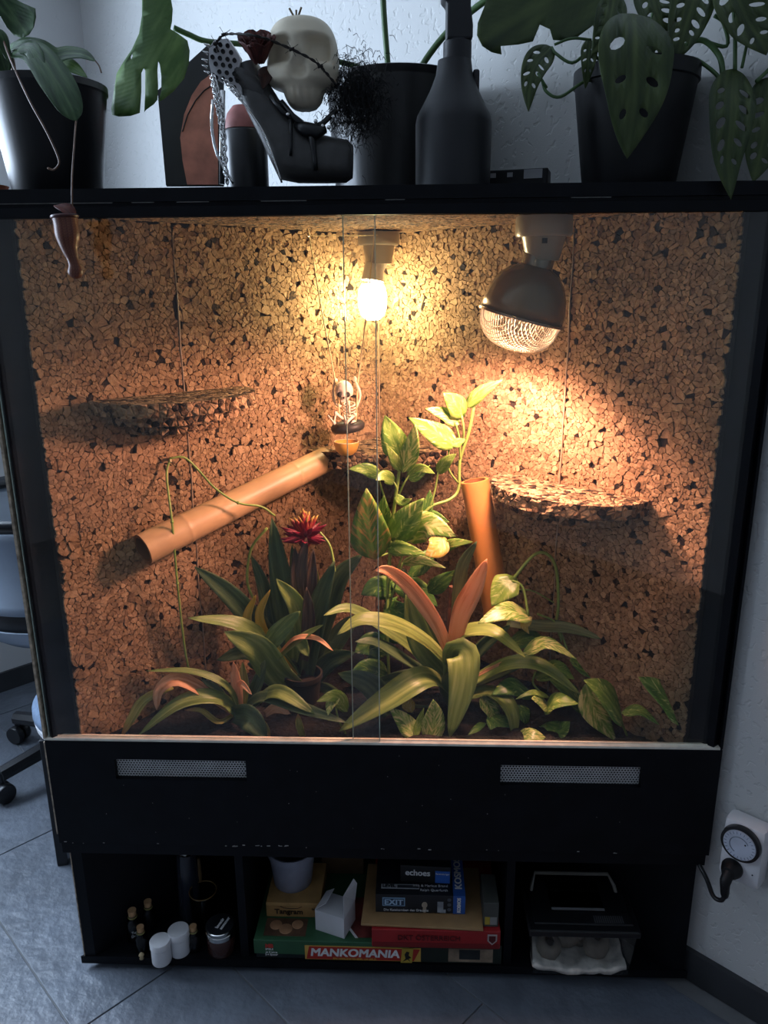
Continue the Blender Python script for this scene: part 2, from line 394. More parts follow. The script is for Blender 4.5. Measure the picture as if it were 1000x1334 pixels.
# pale raw edges of the left board beside the glass
b = MB(); b.box(FLc+E1*.004+E2*.008+Vector((0, 0, (Z0+ZT)/2)), (.0045, .014, ZT-Z0-.004), FA); flag(b.obj('board_edge', MT['edgewood'], terr), 'pale raw edge of the left side board')
b = MB(); b.box(FRc-E1*.004+E2*.008+Vector((0, 0, (Z0+ZT)/2)), (.005, .014, ZT-Z0-.004), FA); b.obj('board_edge', MT['black'], terr)
# front panel with two vent slots
def panel_holes(us, zs, holes, v0, v1):
    m = MB()
    for i in range(len(us)-1):
        for j in range(len(zs)-1):
            if (i, j) in holes: continue
            fbox(m, us[i], us[i+1], v0, v1, zs[j], zs[j+1])
    return m
uL = [-hw+.004, -.500, -.249, .229, .489, hw-.002]
PB = .312
pn = panel_holes(uL, [PB, .459, .503, Z0], {(1, 1), (3, 1)}, 0, .018); fp = pn.obj('front_panel', MT['black'], terr)
b = MB(); b.box(fr_(-hw+.0025, .009, (PB+.02+Z0-.004)/2), (.003, .017, Z0-.004-PB-.02), FA); flag(b.obj('panel_edge', MT['edgewood'], fp), 'chipped pale edge of the front panel')
def vent(u0, u1):
    z0, z1 = .459, .503; r = .0032; m = MB(); row = 0; z = z0
    while z < z1+r:
        u = u0+(r*.866 if row % 2 else 0)
        while u < u1+r:
            vs = []
            for rr in (r, r*.60):
                for k in range(6):
                    a = math.pi/6+k*math.pi/3; vs.append(fr_(min(max(u+rr*math.cos(a), u0), u1), .012, min(max(z+rr*math.sin(a), z0), z1)))
            m.add(vs, [(k, (k+1) % 6, 6+(k+1) % 6, 6+k) for k in range(6)]); u += r*1.732
        z += r*1.5; row += 1
    g = m.obj('vent_grille', MT['metal'], terr); flag(g, 'perforated silver vent grille'); thick(g, .0008)
vent(-.500, -.249); vent(.229, .489)
# floor tray of the terrarium
b = MB(); b.prism([(p.x, p.y) for p in (FLc+E2*.019+E1*.02, FRc+E2*.019-E1*.02, AP1-E2*.01)], .315, .33); b.obj('bottom_board', MT['black'], terr)
# rails
b = MB(); fbox(b, -hw+.004, hw-.006, .001, .0175, Z0, Z0+.0045); fbox(b, -hw+.010, hw-.010, .0095, .0105, Z0+.0045, Z0+.0065)
flag(b.obj('lower_rail', MT['rail'], terr), 'pale sliding rail under the glass')
b = MB(); fbox(b, -hw+.010, hw-.010, .001, .018, ZT-.0055, ZT-.0005); fbox(b, -hw+.010, hw-.010, .001, .0035, ZT-.016, ZT-.0055); fbox(b, -hw+.010, hw-.010, .016, .018, ZT-.016, ZT-.0055)
b.obj('upper_rail', MT['black'], terr)
# sliding panes, overlapping in the middle
for u0, u1, v in ((-hw+.012, .004, .0065), (-.046, hw-.012, .0135)):
    b = MB(); fbox(b, u0, u1, v-.002, v+.002, Z0+.006, ZT-.006); p = b.obj('glass_pane', MT['glass'], terr)
    ue = u1 if u0 < -.3 else u0
    b = MB(); fbox(b, ue-.0008, ue+.0008, v-.0022, v+.0022, Z0+.006, ZT-.006); flag(b.obj('pane_edge', MT['glassedge'], p), 'polished greenish glass edge')
b = MB(); fbox(b, -hw+.011, -hw+.0125, .004, .009, Z0+.006, ZT-.006); b.obj('pane_edge', MT['glassedge'], terr)
# top boards
TOP = [(-.735, 1.2765), (.634, 1.2245), (.596, 1.262), (-.16, 2.016), (-.735, 1.62)]
b = MB(); b.prism(TOP, ZT+.006, ZT2); b.obj('top_board', MT['black'], terr)
b = MB(); b.prism([(p.x, p.y) for p in (FLc+E1*.0+E2*.003, FRc+E2*.003, APX-E2*.0)], ZT, ZT+.0055); b.obj('lid_frame', MT['black'], terr)
# ------------------------------------------------------------------ cork cladding: every granule is geometry
def clip(poly, nx, ny, d):
    out = []; n = len(poly)
    for i in range(n):
        a = poly[i]; b_ = poly[(i+1) % n]; da = a[0]*nx+a[1]*ny-d; db = b_[0]*nx+b_[1]*ny-d
        if da <= 0: out.append(a)
        if (da < 0 < db) or (db < 0 < da):
            t = da/(da-db); out.append((a[0]+(b_[0]-a[0])*t, a[1]+(b_[1]-a[1])*t))
    return out
def cork(name, org, eu, ev, en, w, h, s, parent, seed, inside=None, joints=(), relief=.006):
    rnd = random.Random(seed); grid = {}
    nu, nv = int(w/s)+1, int(h/s)+1
    for i in range(-1, nu+1):
        for j in range(-1, nv+1):
            if rnd.random() < .40+.55*noise.noise(Vector((i*.21, j*.21, seed*3.3))): continue
            grid[(i, j)] = ((i+rnd.uniform(.02, .98))*s, (j+rnd.uniform(.02, .98))*s)
    vs, fs, tone = [], [], []
    for (i, j), (x, y) in grid.items():
        if not (0 <= x <= w and 0 <= y <= h): continue
        if inside and not inside(x, y): continue
        if rnd.random() < .012: continue
        R = 1.7*s
        poly = [(max(x-R, 0), max(y-R, 0)), (min(x+R, w), max(y-R, 0)), (min(x+R, w), min(y+R, h)), (max(x-R, 0), min(y+R, h))]
        for di in (-2, -1, 0, 1, 2):
            for dj in (-2, -1, 0, 1, 2):
                q = grid.get((i+di, j+dj))
                if q is None or (di == 0 and dj == 0): continue
                nx, ny = q[0]-x, q[1]-y; l = math.hypot(nx, ny)
                if l < 1e-6: continue
                nx /= l; ny /= l; poly = clip(poly, nx, ny, x*nx+y*ny+l/2-.0001)
                if len(poly) < 3: break
            if len(poly) < 3: break
        for jx in joints:
            if len(poly) >= 3: poly = clip(poly, 1, 0, jx-.0012) if x < jx else clip(poly, -1, 0, -(jx+.0012))
        if len(poly) < 3: continue
        cx = sum(p[0] for p in poly)/len(poly); cy = sum(p[1] for p in poly)/len(poly)
        ring = []
        n = len(poly)
        for k in range(n):
            a, b_ = poly[k], poly[(k+1) % n]; L_ = math.hypot(a[0]-b_[0], a[1]-b_[1])
            sh = rnd.uniform(.93, 1.04) if rnd.random() < .66 else rnd.uniform(.66, .95); ring.append((cx+(a[0]-cx)*sh, cy+(a[1]-cy)*sh))
            for t in ((.5,) if .4*s < L_ < .9*s else (.33, .67) if L_ >= .9*s else ()):
                t += rnd.uniform(-.1, .1); px, py = a[0]+(b_[0]-a[0])*t, a[1]+(b_[1]-a[1])*t
                sh = rnd.uniform(.92, 1.12) if rnd.random() < .82 else rnd.uniform(.72, .95); ring.append((cx+(px-cx)*sh, cy+(py-cy)*sh))
        m_ = len(ring); hh = relief*rnd.uniform(-.10, .12)-(relief*.5 if rnd.random() < .05 else 0); tx, ty = rnd.gauss(0, .05), rnd.gauss(0, .05)
        o = len(vs)
        for px, py in ring: vs.append(org+eu*px+ev*py-en*.006)
        for px, py in ring:
            g = 1-.03; qx, qy = cx+(px-cx)*g, cy+(py-cy)*g
            vs.append(org+eu*qx+ev*qy+en*(hh+tx*(qx-cx)+ty*(qy-cy)+rnd.uniform(-.0005, .0005)))
        vs.append(org+eu*cx+ev*cy+en*(hh+rnd.uniform(0, .0004)))
        for k in range(m_): 
            k2 = (k+1) % m_; fs.append((o+k, o+k2, o+m_+k2, o+m_+k)); fs.append((o+m_+k, o+m_+k2, o+2*m_))
        big = noise.noise(Vector((x*7, y*7, seed)))*.07
        t_ = min(1, max(0, rnd.gauss(.56, .095)+big)) if rnd.random() > .025 else rnd.uniform(-.05, .15)
        tone += [t_]*(2*m_+1)
    mb = MB(); mb.v = vs; mb.f = fs; o = mb.obj(name, MT['cork'], parent)
    at_ = o.data.attributes.new('tone', 'FLOAT', 'POINT'); at_.data.foreach_set('value', tone)
    flag(o, None, 'stuff'); return o
CS = .0072
def cladding(P0, nrm, AP, seed):
    t = (AP2-P0); L_ = t.length; t.normalize(); HH = Z1-.455
    m = MB(); p = P0; q = AP2
    m.prism([(v.x, v.y) for v in ((p-nrm*CT), (q-nrm*CT), q-nrm*.005, p-nrm*.005)], .455, Z1)
    bm_ = m.obj('cork_backing', MT['corkback'], terr)
    cork('cork_granules', P0+Vector((0, 0, .455)), t, Vector((0, 0, 1)), nrm, L_, HH, CS, bm_, seed, joints=(L_-.5,))
    return L_
cl0 = FLc+nL*(TB+CT)+(APX-FLc).normalized()*.060; cr0 = FRc+nR*(TB+CT)+(APX-FRc).normalized()*.060
LL = cladding(cl0, nL, AP2, 11); LR = cladding(cr0, nR, AP2, 23)
# cork ceiling
cz = Z1
cc = [FLc+E2*.022+E1*.05, FRc+E2*.022-E1*.05, AP2+E2*.012]
m = MB(); m.prism([(p.x, p.y) for p in cc], cz, ZT-.0005); cb_ = m.obj('ceiling_backing', MT['corkback'], terr)
def in_ceil(x, y):
    p = fr_(x-hw, y+.022, 0); 
    return (p-FLc).dot(nL) > TB+CT-.004 and (p-FRc).dot(nR) > TB+CT-.004 and y > .003
cork('ceiling_cork', fr_(-hw, .022, cz), E1, E2, Vector((0, 0, -1)), FW, .60, CS, cb_, 5, in_ceil, relief=.003)
# silicone seams in the joint lines
for P0, nn, L_ in ((cl0, nL, LL), (cr0, nR, LR)):
    t = (AP2-P0).normalized(); k = L_-.5; rr = random.Random(3)
    pts = [P0+t*(k+rr.uniform(-.0015, .0015))+nn*.0005+Vector((0, 0, .5+i*.05)) for i in range(20) if .5+i*.05 < Z1-.005]
    b = MB(); b.tube(pts, [rr.uniform(.0010, .0022) for _ in pts], 6); flag(b.obj('silicone_seam', pm('silicone', (.30, .22, .15, 1), .3), terr, True))
b = MB(); b.tube([AP2-E2*.003+Vector((0, 0, z)) for z in (.5, .8, 1.1, 1.3, Z1-.005)], .0025, 6); b.obj('silicone_seam', pm('silicone_corner', (.26, .18, .11, 1), .4), terr, True)
# substrate
m = MB(); NN = 46; idx = {}
for i in range(NN+1):
    for j in range(NN+1-i):
        a, c_ = i/NN, j/NN; p = (FLc+E2*.02+E1*.03)*(1-a-c_)+(FRc+E2*.02-E1*.03)*a+(AP1-E2*.012)*c_
        z = .520+.05*c_+.014*noise.noise(p*9)+.006*noise.noise(p*40); idx[(i, j)] = len(m.v); m.v.append(Vector((p.x, p.y, z)))
for i in range(NN):
    for j in range(NN-i):
        m.f.append((idx[(i, j)], idx[(i+1, j)], idx[(i, j+1)]))
        if (i+1, j+1) in idx: m.f.append((idx[(i+1, j)], idx[(i+1, j+1)], idx[(i, j+1)]))
so = m.obj('potting_soil', MT['soil'], None, True); tag(so, 'dark brown potting soil on the terrarium floor', 'soil', None, 'stuff')
# ------------------------------------------------------------------ open shelf unit under the terrarium
SZ = .030; ST = .286
shelf = thing('shelf_unit', 'low black open shelf unit carrying the terrarium', 'shelf', fr_(0, .25, .0))
def tri(v0, inset, z0, z1, shrink=.0):
    m = MB(); a = FLc+E1*inset+E2*v0; b_ = FRc-E1*inset+E2*v0; m.prism([(p.x, p.y) for p in (a, b_, APX-E2*inset*.4)], z0, z1); return m
tri(.004, .012, .012, SZ).obj('bottom_board', MT['black'], shelf)
tri(.004, .006, ST, .3085).obj('top_board', MT['black'], shelf)
sl0 = FLc+E1*.02+E2*.006; sr0 = FRc-E1*.02+E2*.006; sap = APX-E2*.012
tl = (sap-sl0).normalized(); tr_ = (sap-sr0).normalized()
b = MB(); b.prism([(p.x, p.y) for p in (sl0, sap, sap-E2*.022, sl0+E1*.022)][::-1], SZ, ST); b.obj('side_board', MT['black'], shelf)
b = MB(); b.prism([(p.x, p.y) for p in (sr0, sr0-E1*.022, sap-E2*.022, sap)][::-1], SZ, ST); b.obj('side_board', MT['black'], shelf)
b = MB(); fbox(b, -hw+.0185, -hw+.0205, .005, .012, SZ, ST); flag(b.obj('board_edge', MT['edgewood'], shelf), 'worn pale edge of the left side board')
for u in (-.279, .259):
    b = MB(); fbox(b, u-.008, u+.008, .012, .30, SZ, ST); b.obj('divider', MT['black'], shelf)
for u, v in ((-.50, .05), (.50, .05), (0, .05), (0, .48)):
    b = MB(); b.lathe([(.02, 0), (.02, .012)], fr_(u, v, 0), 16); b.obj('foot', MT['black'], shelf)
# ------------------------------------------------------------------ lettering
def text(body, size, mat, org, right, up, parent, name='lettering', bold=0.0, ext=.0003, width=None, label=None, shear=0, fat=0):
    cu = bpy.data.curves.new(name, 'FONT'); cu.body = body; cu.size = size; cu.extrude = ext; cu.offset = bold; cu.resolution_u = 3
    cu.align_x = 'CENTER'; cu.align_y = 'CENTER'; cu.shear = shear
    o = bpy.data.objects.new('tmp', cu); C.objects.link(o); bpy.context.view_layer.update()
    dg = bpy.context.evaluated_depsgraph_get(); me = bpy.data.meshes.new_from_object(o.evaluated_get(dg)); bpy.data.objects.remove(o)
    m = MB(); nrm = right.cross(up); vs = [v.co.copy() for v in me.vertices]
    if not vs: return
    k = 1.0
    if width: k = width/(max(v.x for v in vs)-min(v.x for v in vs))
    fs_ = [tuple(p.vertices) for p in me.polygons]
    for q, (dx, dy) in enumerate(((0, 0),) if not fat else ((-fat, -fat*.5), (fat, -fat*.5), (fat, fat*.5), (-fat, fat*.5))):
        m.add([org+right*(v.x*k+dx)+up*(v.y+dy)+nrm*(v.z+.0006+q*.00002) for v in vs], fs_)
    bpy.data.meshes.remove(me); return flag(m.obj(name, mat, parent), label)
UPV = Vector((0, 0, 1))
class Bx:
    """axis box on the shelf: front-left-bottom corner, width, depth, height, rotation"""
    def __init__(s, c, w, d, h, rz): s.c = Vector(c); s.w, s.d, s.h = w, d, h; s.r = Vector((math.cos(rz), math.sin(rz), 0)); s.b = Vector((-s.r.y, s.r.x, 0)); s.rz = rz
    def p(s, x, y, z): return s.c+s.r*x+s.b*y+UPV*z
    def front(s, x, z): return s.p(x, 0, z)
    def top(s, x, y): return s.p(x, y, s.h)
    def fill(s, m, x0, x1, y0, y1, z0, z1, bev=0): return m.box(s.p((x0+x1)/2, (y0+y1)/2, (z0+z1)/2), (x1-x0, y1-y0, z1-z0), s.rz, None, bev)
def card(name, c, var=.12): return pm(name, lin(c), .55, 0, var, 25, .08, 150)
WHT = pm('print_white', (.75, .75, .75, 1), .5); 
def patch(bx, face, x0, x1, a0, a1, mat, parent, name, t=.0006):
    m = MB()
    if face == 'front': bx.fill(m, x0, x1, -t, 0, a0, a1)
    else: bx.fill(m, x0, x1, a0, a1, bx.h, bx.h+t)
    return m.obj(name, mat, parent)
# --- large board game box (green / red)
bx = Bx(atz(330, 1255, SZ+.0005)+E2*.012, .505, .27, .047, FA)
t = thing('board_game_box', 'wide green board game box with red MANKOMANIA banner, lowest in shelf', 'game box', bx.p(.25, .13, 0))
m = MB(); bx.fill(m, .003, .502, .003, .267, 0, .012, .001); m.obj('box_tray', card('tray_black', '1c2426'), t)
m = MB(); bx.fill(m, 0, .505, 0, .27, .0125, .047, .0015); lid = m.obj('lid', card('lid_green', '2f5a3c'), t)
m = MB(); bx.fill(m, .318, .5054, -.0004, .27, .002, .0474); m.obj('dark_wrap', card('lid_dark', '1d2620'), t)
patch(bx, 'front', .105, .342, .003, .037, card('banner_yellow', 'c8a04a'), t, 'banner_border', .0009)
m = MB()
fpz = lambda x, z: bx.p(x, -.0014, z)
m.add([fpz(.108, .005), fpz(.328, .005), fpz(.340, .034), fpz(.114, .036)], [(0, 1, 2, 3)]); thick(m.obj('banner', card('banner_red', 'a82a22'), t), .0006)
text('MANKOMANIA', .027, WHT, bx.p(.207, -.0018, .0215), bx.r, UPV, t, 'title_lettering', 0, .0003, .180, 'white MANKOMANIA title', .12, .0009)
text('EIN VERRÜCKTES SPIEL UM GELD', .006, card('print_yellow', 'd8b050'), bx.p(.207, -.0018, .0072), bx.r, UPV, t, 'lettering')
m = MB(); m.add([bx.p(.301, -.0022, .001), bx.p(.324, -.0022, .001), bx.p(.327, -.0022, .037), bx.p(.304, -.0022, .037)], [(0, 1, 2, 3)]); thick(m.obj('mascot_patch', card('patch_yellow', 'b59a3c'), t), .0005)
m = MB(); q = [(.352, .004), (.358, .012), (.356, .022), (.360, .030), (.366, .028), (.364, .020), (.370, .014), (.364, .012), (.368, .004), (.362, .010)]
m.add([bx.p(x-.047, -.0028, z) for x, z in q], [tuple(range(len(q)))]); thick(m.obj('running_figure', card('ink', '15130f'), t), .0004)
text('MB', .012, card('mb_red', 'b83a30'), bx.p(.032, -.0008, .034), bx.r, UPV, t, 'logo', .0008, .0004, None)
text('SPIELE', .006, WHT, bx.p(.032, -.0008, .026), bx.r, UPV, t, 'lettering')
text('ab 8 Jahre', .006, WHT, bx.p(.036, -.0008, .0185), bx.r, UPV, t, 'lettering'); text('2-4 Spieler', .006, WHT, bx.p(.036, -.0008, .0125), bx.r, UPV, t, 'lettering')
patch(bx, 'front', .398, .488, .005, .038, card('photo_tan', '8d7a66', .6), t, 'side_picture'); patch(bx, 'front', .420, .462, .012, .036, card('photo_dark', '24282a', .5), t, 'side_picture', .0012)
patch(bx, 'top', .018, .105, .012, .058, card('cover_brown', '5a4030', .5), t, 'cover_picture'); 
for px, py, r in ((.040, .040, .013), (.085, .042, .012), (.062, .03, .014)):
    m = MB(); m.lathe([(r, 0), (r*.9, .0008)], bx.p(px, py, .0477), 16); m.obj('cover_figure', card('cover_skin', 'a77d5c', .4), t)
m = MB(); m.add([bx.p(x, y, .0480) for x, y in ((.13, .12), (.21, .012), (.36, .012), (.36, .12))], [(0, 1, 2, 3)]); thick(m.obj('cover_picture', card('cover_red', '7d3a35', .7), t), .0004)
m = MB(); m.add([bx.p(x, y, .0484) for x, y in ((.15, .095), (.208, .010), (.214, .010), (.156, .095))], [(0, 1, 2, 3)]); thick(m.obj('cover_stripe', WHT, t), .0004)
# --- red game box
bz = SZ+.048
bx2 = Bx(atz(484, 1236, bz)+E2*.006, .258, .24, .042, FA+.005)
t = thing('red_game_box', 'dark red board game box on top of the green box', 'game box', bx2.p(.13, .12, 0))
m = MB(); bx2.fill(m, 0, .258, 0, .24, 0, .042, .0015); m.obj('lid', card('box_red', '9c1f22'), t)
m = MB(); bx2.fill(m, .002, .256, -.0004, .1, .0, .012); m.obj('box_tray', card('box_darkred', '7a1719'), t)
text('DKT ÖSTERREICH', .017, card('emboss_red', '5c1114'), bx2.p(.115, -.0008, .024), bx2.r, UPV, t, 'lettering', .0003, .0003, .125)
m = MB(); sh = [(.232, .036), (.251, .036), (.251, .020), (.2415, .010), (.232, .020)]
m.add([bx2.p(x, -.001, z) for x, z in sh], [tuple(range(5))[::-1]]); thick(m.obj('shield_emblem', card('shield_white', 'b5a8a5'), t), .0005)
m = MB(); m.add([bx2.p(.2415+(x-.2415)*.7, -.0016, .024+(z-.024)*.7) for x, z in sh], [tuple(range(5))[::-1]]); thick(m.obj('shield_emblem', card('shield_red', '59181c'), t), .0005)
# --- open brown cardboard sheet on the red box
cz_ = bz+.0435
bx3 = Bx(atz(470, 1206, cz_)+E2*.0, .245, .2, .006, FA-.03)
m = MB(); bx3.fill(m, 0, .245, 0, .17, 0, .005, .001); tag(m.obj('cardboard_sheet', card('cardboard', 'a8845a')), 'flat brown cardboard sheet between red box and dark escape game', 'cardboard')
# --- dark escape-room game box
ez = cz_+.0065
bx4 = Bx(atz(489, 1191, ez)+E2*.006, .182, .13, .044, FA)
t = thing('escape_game_box', 'small black and blue EXIT game box above the cardboard sheet', 'game box', bx4.p(.09, .06, 0))
T4 = t
m = MB(); bx4.fill(m, 0, .182, 0, .13, 0, .044, .001); m.obj('box_body', card('box_navy', '171b22'), t)
m = MB(); bx4.fill(m, .158, .1824, -.0004, .1304, -.0001, .0444); m.obj('side_band', card('band_blue', '2a5aa8'), t)
def top4(x, y): return bx4.p(x, y, .0446)
tiltup = bx4.b
patch(bx4, 'front', .014, .060, .017, .037, card('exit_frame', '86a8c4'), t, 'title_plate', .001)
patch(bx4, 'front', .016, .058, .019, .035, card('exit_field', '1f3a54'), t, 'title_plate', .0014)
text('EXIT', .018, card('exit_letters', 'a9c6dd'), bx4.p(.037, -.0018, .027), bx4.r, UPV, t, 'title_lettering', 0, .0003, .037, None, 0, .0006)
text('Die Katakomben des Grauens', .0075, WHT, bx4.p(.062, -.0012, .008), bx4.r, UPV, t, 'lettering')
m = MB(); m.box(bx4.p(.05, .022, .0447), (.078, .012, .0006), bx4.rz); m.obj('level_bar', card('level_white', 'b9bdc2'), t)
m = MB(); m.box(bx4.p(.066, .022, .0451), (.044, .008, .0006), bx4.rz); m.obj('level_bar', card('level_dark', '333840'), t)
text('LEVEL', .0105, card('level_ink', '10131a'), bx4.p(.027, .022, .0452), bx4.r, bx4.b, t, 'lettering', .0004)
text('Inka & Markus Brand', .0085, WHT, bx4.p(.112, .025, .0446), bx4.r, bx4.b, t, 'lettering'); text('Ralph Querfurth', .0085, WHT, bx4.p(.119, .013, .0446), bx4.r, bx4.b, t, 'lettering')
text('KOSMOS', .010, WHT, bx4.p(.170, -.0008, .022), UPV, -bx4.r, t, 'lettering', .0004, .0003, .036)
m = MB(); m.sphere(bx4.p(.1, -.0001, .02), .006, 10, 6, (1, .1, 1.3)); m.sphere(bx4.p(.1, -.0001, .008), .004, 10, 6, (1, .1, 2)); m.obj('picture_lantern', card('lantern', 'a89a88'), t)
m = MB(); m.box(bx4.p(.132, -.0004, .016), (.012, .0008, .026), bx4.rz); m.box(bx4.p(.137, -.0006, .006), (.012, .0008, .008), bx4.rz); m.obj('picture_figure', card('pict_grey', '8a8f96', .6), t)
for k in range(3):
    m = MB(); m.lathe([(.004, 0), (.004, .0006)], bx4.p(.150, 0, .010+k*.012), 12, Matrix.Rotation(math.pi/2, 3, 'X')); m.obj('picture_badge', card('badge_grey', '50565e'), t)
# --- second audio game box behind, standing tilted
bx5 = Bx(bx4.p(.050, .036, .0452), .104, .07, .040, FA-.04)
t = thing('audio_game_box', 'black box printed echoes with blue corner, behind the EXIT game', 'game box', bx5.p(.07, .01, 0))
m = MB(); bx5.fill(m, 0, .104, 0, .07, 0, .040, .001); m.obj('box_body', card('box_black', '15171a'), t)
patch(bx5, 'front', .072, .102, .001, .030, card('patch_blue', '2c62b8'), t, 'blue_corner', .0008)
text('echoes', .020, WHT, bx5.p(.036, -.001, .024), bx5.r, UPV, t, 'title_lettering', 0, .0003, .050, None, 0, .0005)
text('Ravensburger', .0052, WHT, bx5.p(.087, -.001, .024), bx5.r, UPV, t, 'lettering')
text('KOSMOS', .020, WHT, bx4.p(.1702, .062, .0448), bx4.b, -bx4.r, T4, 'lettering', 0, .0003, .088, None, 0, .0006)
# --- little packet right of the games
bx7 = Bx(bx2.p(.224, .012, .0425), .030, .08, .058, FA)
t = thing('small_carton', 'small grey carton with yellow label right of the EXIT game', 'carton', bx7.p(.015, .01, 0))
m = MB(); bx7.fill(m, 0, .030, 0, .08, 0, .058, .001); m.obj('box_body', card('carton_grey', '4a4c48'), t)
patch(bx7, 'front', .003, .013, .006, .024, card('label_yellow', 'b09a3a'), t, 'label_patch'); patch(bx7, 'front', .0135, .027, .006, .024, card('label_grey', '8d8f8c'), t, 'label_patch', .001)
# --- wooden puzzle box
bx8 = Bx(bx.p(.016, .062, .0475), .115, .12, .036, FA)
t = thing('puzzle_box', 'small tan wooden Tangram puzzle box on the green game', 'puzzle box', bx8.p(.05, .06, 0))
m = MB(); bx8.fill(m, 0, .115, 0, .12, 0, .027, .001); m.obj('box_body', card('wood_tan', 'a8814e', .25), t)
m = MB(); bx8.fill(m, 0, .115, 0, .12, .0275, .036, .001); m.obj('lid', card('wood_tan2', 'b58e58', .25), t)
text('Tangram', .017, card('brand_ink', '2a1a0d'), bx8.p(.048, -.0006, .014), bx8.r, UPV, t, 'lettering', .0004)
text('Spiel', .006, card('brand_ink2', '2a1a0d'), bx8.p(.102, -.0006, .022), bx8.r, UPV, t, 'lettering', .0002)
m = MB(); m.tube([bx8.p(.03, -.0008, .0275), bx8.p(.038, -.0008, .0235), bx8.p(.052, -.0008, .022), bx8.p(.068, -.0008, .0235), bx8.p(.076, -.0008, .0275)], .0007, 6); m.obj('thumb_notch', card('notch_ink', '4a331c'), t)
# --- grey planter on the puzzle box
pc = bx8.p(.048, .066, .0365)
t = thing('grey_flower_pot', 'small empty grey flower pot standing on the puzzle box', 'flower pot', pc)
m = MB(); m.lathe([(.040, 0), (.041, .001), (.049, .072), (.052, .074), (.052, .088), (.049, .088), (.047, .074), (.039, .006), (.0, .006)], pc, 32, None, False); m.obj('pot', pm('grey_pot', lin('8c90a0'), .5), t, True, 40)
# --- folded white paper carton, open flap
bw = Bx(bx.p(.124, .030, .0476), .066, .055, .058, FA-.35)
t = thing('paper_carton', 'small white folded paper carton with raised flap on the green game', 'carton', bw.p(.03, .02, 0))
m = MB(); bw.fill(m, 0, .066, 0, .055, 0, .05, .0006)
m.obj('carton_body', pm('white_card', (.62, .62, .64, 1), .6, 0, .06), t)
m = MB(); m.add([bw.p(0, 0, .0505), bw.p(.0, .055, .0505), bw.p(.022, .048, .070), bw.p(.024, .006, .070)], [(0, 1, 2, 3)]); thick(m.obj('flap', pm('white_card2', (.62, .62, .64, 1), .6, 0, .06), t), .0008)
m = MB(); m.add([bw.p(.066, 0, .0505), bw.p(.066, .055, .0505), bw.p(.071, .055, .094), bw.p(.066, .050, .108), bw.p(.056, .02, .086)], [(0, 1, 2, 3, 4)]); thick(m.obj('flap', pm('white_card3', (.62, .62, .64, 1), .6, 0, .06), t), .0008)
# wooden board game leaning at the back
bx9 = Bx(bx.p(.12, .175, .0476), .095, .05, .085, FA)
t = tag(MB().box(bx9.p(.047, .03, .043), (.095, .03, .085), FA, None, .001).obj('wooden_case', card('case_brown', '5c4630', .3)), 'plain brown box at the back between grey pot and black games', 'box')
# ------------------------------------------------------------------ left compartment: jars and bottles
CORKST = pm('bottle_cork', lin('b08a62'), .8, 0, .3, 60, .3, 80)
DG = glassmat('jar_glass', (.62, .66, .68, 1), .9, .02)
DARKL = pm('dark_liquid', (.006, .006, .008, 1), .2)
def white_jar(x, y, r, h, lab):
    c = atz(x, y, SZ+.0005); t = thing('pill_jar', lab, 'jar', c, 'white plastic jars in the shelf')
    m = MB(); m.lathe([(r*.9, 0), (r*.94, .002), (r*.94, h*.7), (r*.86, h*.72), (r*.86, h*.75), (0, h*.75)], c, 28, None, False); m.obj('jar_body', MT['white'], t, True, 40)
    m = MB(); m.lathe([(r*.86, h*.735), (r, h*.735), (r, h*.97), (r*.95, h), (0, h)], c, 28, None, False); m.obj('lid', MT['white'], t, True, 40)
white_jar(211, 1251, .021, .052, 'front one of two white plastic jars, shorter')
white_jar(235, 1239, .022, .056, 'rear one of two white plastic jars, slightly taller')
def vial(x, y, r, h, lab, fill=.75, txt=None, fig=False):
    c = atz(x, y, SZ+.0005); t = thing('corked_vial', lab, 'bottle', c, 'little corked glass bottles in the shelf')
    m = MB(); m.lathe([(0, 0), (r*.95, 0), (r, .002), (r, h*.62), (r*.55, h*.74), (r*.55, h*.84), (r*.68, h*.85), (r*.68, h*.88)], c, 20, None, False); m.obj('bottle_glass', DG, t, True, 50)
    m = MB(); m.lathe([(0, .002), (r*.9, .002), (r*.9, h*.6*fill), (0, h*.6*fill)], c, 16, None, False); m.obj('contents', DARKL, t)
    m = MB(); m.lathe([(r*.5, h*.80), (r*.58, h*1.02), (0, h*1.02)], c, 16, None, False); m.obj('stopper', CORKST, t, True, 40)
    m = MB(); m.torus(c+Vector((0, 0, h*.79)), r*.58, .0012, None, 16, 6); m.obj('neck_twine', pm('twine', lin('8d8650'), .9), t)
    if txt:
        dr = (Vector((0, 0, 0))-Vector((c.x, c.y, 0))).normalized(); rt = Vector((-dr.y, dr.x, 0))
        for k, s_ in enumerate(txt): text(s_, .008, WHT, c+dr*(r+.0006)+UPV*(h*.40-k*.009), rt, UPV, t, 'lettering')
    if fig:
        m = MB(); m.lathe([(0, 0), (.005, 0), (.003, .004), (.006, .009), (.003, .013), (0, .014)], c+Vector((.004, -r-.007, 0)), 12, None, False); m.obj('charm', pm('charm', lin('b8a27c'), .5), t, True)
vial(176, 1222, .015, .072, 'corked dark glass bottle with white writing, farthest left', .9, ['Tus', 'Deo'])
vial(196, 1208, .014, .068, 'corked dark bottle at the back behind the other vials', .9)
vial(186, 1238, .013, .060, 'corked vial with twine neck and tiny charm, front left', .5, None, True)
vial(254, 1236, .013, .058, 'corked vial right of the two white jars', .5)
